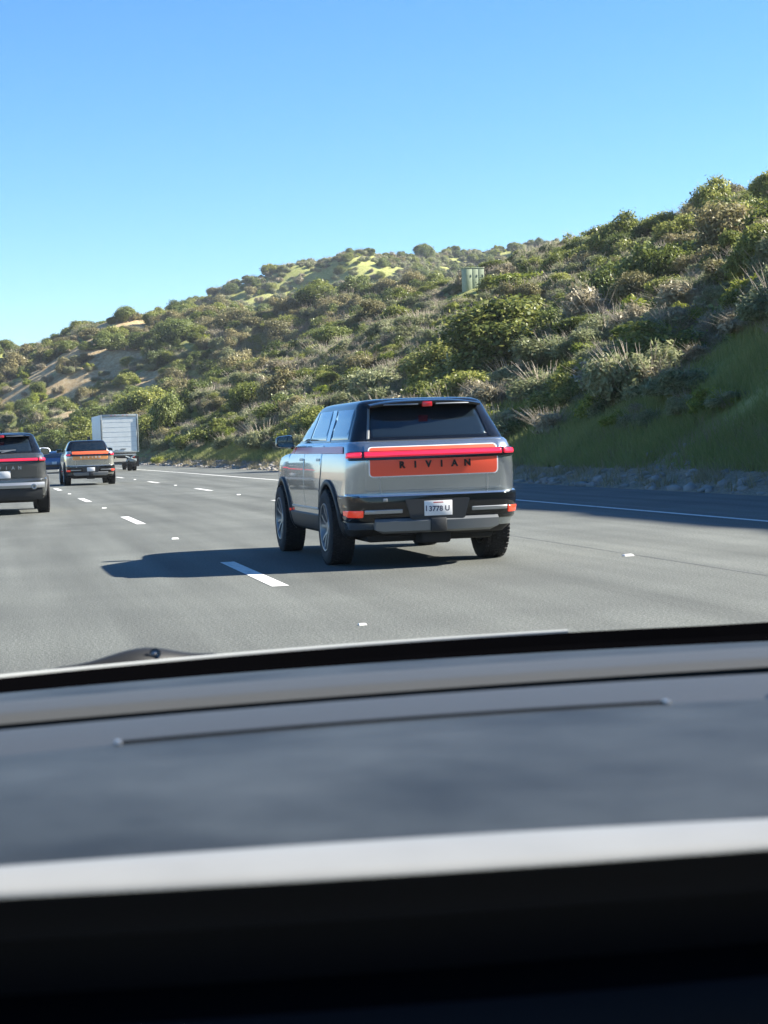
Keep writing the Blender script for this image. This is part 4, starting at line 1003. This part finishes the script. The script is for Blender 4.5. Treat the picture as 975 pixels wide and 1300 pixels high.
def region(n, x0, x1, y0, y1, seed, dens, size, far):
    x, y, u, v, g = scatter(n, x0, x1, y0, y1, seed)
    c = fbm(x*.045+3, y*.045)*1.6+.5; k2 = fbm(x*.03+50, y*.03+20)*1.6+.5; d = x+shift(y)
    keep = (u < dens*np.where((x < 34) & (y > 290) & (y < 470), .62, 1)*(.28+1.15*np.clip(c, 0, 1))) & (rng.rand(len(x)) > scarred(x, y)*.82)
    x, y, v, g, c, k2, d = (a[keep] for a in (x, y, v, g, c, k2, d))
    for i in range(len(x)):
        low = d[i] < 27 and y[i] < 150
        if far == 2: p = (.56, .11, .15, .11, .03, .04)
        elif far == 1: p = (.42, .14, .20, .11, .06, .07) if k2[i] < .5 else (.32, .17, .08, .10, .22, .11)
        elif low: p = (.52, .04, .25, .17, .01, .01)
        else: p = (.56, .08, .18, .15, .02, .01) if k2[i] < .55 else (.44, .16, .14, .18, .05, .03)
        kind = ('sage', 'laurel', 'mustard', 'dry', 'russet', 'oak')[int(np.searchsorted(np.cumsum(p)/sum(p), v[i]))]
        base = {'sage': .95, 'laurel': 1.2, 'mustard': .75, 'dry': .85, 'russet': 1.35, 'oak': 1.5}[kind]
        s = size*base*math.exp(.32*g[i])*(1.25 if (far == 1 and y[i] > 290 and x[i] > 40) else 1)*(1.0 if low else 1)
        allp.append((x[i], y[i], kind, min(s, size*2.6)))
region(13000, 14, 95, 22, 225, 1, .9, .98, 0)
region(15000, -10, 110, 225, 480, 2, .75, 1.42, 1)
region(22000, 20, 330, 480, 760, 3, .65, 1.5, 2)
allp = [p for p in allp if all(math.hypot(p[0]-q[1], p[1]-q[2]) > .75*q[3]+.5*p[3] for q in SPOTS) and min(math.hypot(p[0]-46.2*t, p[1]-175.5*t) for t in (.9, .94, .97, 1.0)) > 3.4]
pts = np.array([(p[0], p[1]) for p in allp]); kinds = np.array([p[2] for p in allp]); siz = np.array([p[3] for p in allp])
zz = terrain(pts[:, 0], pts[:, 1])
# how large each would show from the road, hidden ones last
def visible(x, y, z, h):
    ok = np.ones(len(x), bool); top = z+h*1.2
    for t in np.linspace(.12, .95, 26):
        tz = terrain(x*t, y*t); ok &= (CAM_H+(top-CAM_H)*t) > tz-.3
    return ok
vis = visible(pts[:, 0], pts[:, 1], zz, siz)
az = np.degrees(np.arctan2(pts[:, 0], pts[:, 1])); infr = (az > -.4) & (az < 24)
score = siz/np.hypot(pts[:, 0], pts[:, 1])*np.where(vis & infr, 1, .001)
single = np.zeros(len(pts), bool)
for k in KIND:
    idx = np.where((kinds == k))[0]; idx = idx[np.argsort(-score[idx])][:290]; idx = idx[(vis & infr)[idx]]; single[idx] = True
for i in np.where(single)[0]: put(kinds[i], pts[i, 0], pts[i, 1], siz[i])
# ---- single plants that stand out
for kind, x, y, s, sz, nm, lb, ct, wh in SPOTS: put(kind, x, y, s, sz, nm, lb, ct, None, wh)
# ---- the rest of the scrub, too many to count: points that carry a plant each
rest = np.where(~single & (vis | (pts[:, 1] < 260)))[0]
order = [k for k in KIND if k in first and k != 'tree']; vm = bpy.data.meshes.new('hillside_scrub'); vm.vertices.add(len(rest))
co = np.stack([pts[rest, 0], pts[rest, 1], zz[rest]-.06*siz[rest]], -1); vm.vertices.foreach_set('co', co.astype(np.float32).ravel())
a = vm.attributes.new('size', 'FLOAT', 'POINT'); a.data.foreach_set('value', siz[rest].astype(np.float32))
a = vm.attributes.new('turn', 'FLOAT', 'POINT'); a.data.foreach_set('value', (rng.rand(len(rest))*6.28).astype(np.float32))
a = vm.attributes.new('kind', 'INT', 'POINT'); a.data.foreach_set('value', np.array([order.index(k) for k in kinds[rest]], np.int32))
scrub = bpy.data.objects.new('hillside_scrub', vm); COL.objects.link(scrub)
tag(scrub, 'mixed low scrub covering the far slopes', 'scrub', kind='stuff')
gt = bpy.data.node_groups.new('scrub', 'GeometryNodeTree')
gt.interface.new_socket('Geometry', in_out='INPUT', socket_type='NodeSocketGeometry'); gt.interface.new_socket('Geometry', in_out='OUTPUT', socket_type='NodeSocketGeometry')
gi = gt.nodes.new('NodeGroupInput'); go = gt.nodes.new('NodeGroupOutput'); jg = gt.nodes.new('GeometryNodeJoinGeometry'); out = gt.nodes.new('GeometryNodeJoinGeometry')
att = {}
for nme, ty in (('size', 'FLOAT'), ('turn', 'FLOAT'), ('kind', 'INT')):
    q = gt.nodes.new('GeometryNodeInputNamedAttribute'); q.data_type = ty; q.inputs['Name'].default_value = nme; att[nme] = q.outputs['Attribute']
cx = gt.nodes.new('ShaderNodeCombineXYZ'); gt.links.new(att['turn'], cx.inputs['Z'])
for ki, k in enumerate(order):
    oi = gt.nodes.new('GeometryNodeObjectInfo'); oi.transform_space = 'ORIGINAL'; oi.inputs['Object'].default_value = first[k]; oi.inputs['As Instance'].default_value = True
    cmp_ = gt.nodes.new('FunctionNodeCompare'); cmp_.data_type = 'INT'; cmp_.operation = 'EQUAL'; gt.links.new(att['kind'], cmp_.inputs[2]); cmp_.inputs[3].default_value = ki
    ip = gt.nodes.new('GeometryNodeInstanceOnPoints'); gt.links.new(gi.outputs[0], ip.inputs['Points']); gt.links.new(cmp_.outputs[0], ip.inputs['Selection'])
    gt.links.new(oi.outputs['Geometry'], ip.inputs['Instance']); gt.links.new(cx.outputs[0], ip.inputs['Rotation']); gt.links.new(att['size'], ip.inputs['Scale']); gt.links.new(ip.outputs[0], out.inputs[0])
gt.links.new(out.outputs[0], go.inputs[0])
scrub.modifiers.new('scrub', 'NODES').node_group = gt
# ---- grass on the lower bank
def grass(n, seed):
    r = np.random.RandomState(seed); y = 24+r.rand(n*2)**1.1*140; d = 16.7+np.abs(r.normal(size=n*2))*3.6; x = d-shift(y)
    m = (fbm(x*.3, y*.3)*1.3+.42-.035*np.maximum(d-20, 0) > r.rand(n*2)*.55) & (np.degrees(np.arctan2(x, y)) < 28) & (d < 46); x, y = x[m][:n], y[m][:n]; n = len(x)
    z = terrain(x, y); h = (.22+.30*r.rand(n))*(1+.8*fbm(x*.4+7, y*.4)); a = r.rand(n)*6.28; w = .012+.016*r.rand(n); ln = r.normal(size=(n, 2))*.16
    P = np.stack([x, y, z-.03], -1); dx = np.stack([np.cos(a)*w, np.sin(a)*w, np.zeros(n)], -1); tip = P+np.stack([ln[:, 0], ln[:, 1], h], -1)
    V = np.stack([P-dx, P+dx, tip], 1).reshape(-1, 3); return V, np.arange(3*n).reshape(n, 3), np.repeat(r.rand(n)*.6+.4*np.clip(fbm(x*.22, y*.22)*2+.5, 0, 1), 3)
V, F, t = grass(170000, 5); gm = np_mesh('grass', V, F, t); gm.materials.append(M['grass'])
g = bpy.data.objects.new('grass', gm); COL.objects.link(g); tag(g, 'green grass covering the foot of the bank', 'grass', kind='stuff')
def dry_tufts(n, seed):
    r = np.random.RandomState(seed); k = n//40; cy = 25+r.rand(k)**1.2*170; cd_ = 15.35+r.rand(k)**.8*3.0
    y = np.repeat(cy, 40)+r.normal(size=k*40)*.16; d = np.repeat(cd_, 40)+r.normal(size=k*40)*.14; x = d-shift(y); n = len(x)
    z = terrain(x, y); h = np.repeat(.10+.38*r.rand(k), 40)*(.5+.6*r.rand(n)); a = r.rand(n)*6.28; w = .006+.010*r.rand(n); ln = r.normal(size=(n, 2))*.14
    P = np.stack([x, y, z-.02], -1); dx = np.stack([np.cos(a)*w, np.sin(a)*w, np.zeros(n)], -1); tip = P+np.stack([ln[:, 0], ln[:, 1], h], -1)
    return np.stack([P-dx, P+dx, tip], 1).reshape(-1, 3), np.arange(3*n).reshape(n, 3), np.repeat(r.rand(n), 3)
V, F, t = dry_tufts(46000, 15); gm = np_mesh('dry_weeds', V, F, t); gm.materials.append(M['dry_grass'])
g = bpy.data.objects.new('dry_weeds', gm); COL.objects.link(g); tag(g, 'dry tan weeds along the dirt edge of the pavement', 'weeds', kind='stuff')
# ---- stones along the foot of the bank
def stones(n, seed):
    r = np.random.RandomState(seed); y = 26+r.rand(n)**1.2*150; d = 15.3+r.rand(n)**1.5*2.4; x = d-shift(y); z = terrain(x, y); s = .025+.15*r.rand(n)**5
    bm = bmesh.new(); bmesh.ops.create_icosphere(bm, subdivisions=1, radius=1); bv = np.array([v.co[:] for v in bm.verts]); bf = np.array([[v.index for v in f.verts] for f in bm.faces]); bm.free()
    V = np.concatenate([bv*(1+.25*r.normal(size=(len(bv), 1)))*np.array([1.2, 1, .7])*s[i]+np.array([x[i], y[i], z[i]+s[i]*.2]) for i in range(n)]); F = np.concatenate([bf+len(bv)*i for i in range(n)])
    return V, F
V, F = stones(2600, 8); tag(finish(np_mesh('gravel', V, F), 'gravel', simple('pebble', (.25, .235, .215), .85, noise=.3, nscale=3), None, False, normals=False), 'loose stones along the edge of the pavement', 'gravel', kind='stuff')

# ------------------------------------------------------------------ green box on the ridge, bare bush on the sky line
gb = empty('utility_box', (46.2, 175.5, float(terrain(46.2, 175.5))+.35), rad(8)); tag(gb, 'pale green metal box standing on the ridge behind the bushes', 'utility box')
mb = MB(); mb.box(-.95, .95, -.6, .6, -1.2, 1.55, .03); mb.build('cabinet', M['shed_green'], gb)
mb = MB(); mb.box(-1.0, 1.0, -.65, .65, 1.55, 1.63, .02); mb.build('lid', M['shed_green'], gb)
for x in (-.63, 0, .63):
    mb = MB(); mb.box(x-.30, x+.30, -.625, -.60, -.9, 1.48, .01); d_ = mb.build('door', M['shed_green'], gb)
    mb = MB(); mb.box(x+.18, x+.21, -.66, -.625, .7, .95, .006); mb.build('handle', M['satin_grey'], d_)
V, F = sticks(70, 2.6, 2.3, .03, 77, .5, .5); C_, R_ = lobes(77, 16, 2.1, 1.5, .25, .45)
me = plant_mesh('bare_bush', leaf_cloud([(a, b, c+.7) for a, b, c in C_], R_, 900, .11, .3, .2, 77, 1.8), (V, F), [M['leaf_laurel'], M['twig']])
o = bpy.data.objects.new('bare_bush', me); COL.objects.link(o); o.location = (56.5, 171.0, float(terrain(56.5, 171.0))-.1); tag(o, 'sparse wide bush with bare branches against the sky on the ridge', 'bush')

# ------------------------------------------------------------------ thin morning haze
mb = MB(); mb.box(-420, 920, -260, 1520, -4.2, 120)
hz = mb.build('haze', [], None, False); tag(hz, 'thin bluish haze in front of the far slopes', 'haze', kind='stuff')
hm = bpy.data.materials.new('haze'); hm.use_nodes = True; hm.node_tree.nodes.clear()
ho = hm.node_tree.nodes.new('ShaderNodeOutputMaterial'); hv = hm.node_tree.nodes.new('ShaderNodeVolumePrincipled')
hv.inputs['Color'].default_value = (.80, .88, 1, 1); hv.inputs['Density'].default_value = .00011; hv.inputs['Anisotropy'].default_value = .2
hm.node_tree.links.new(hv.outputs[0], ho.inputs['Volume']); hz.data.materials.append(hm)
SC.cycles.volume_bounces = 0
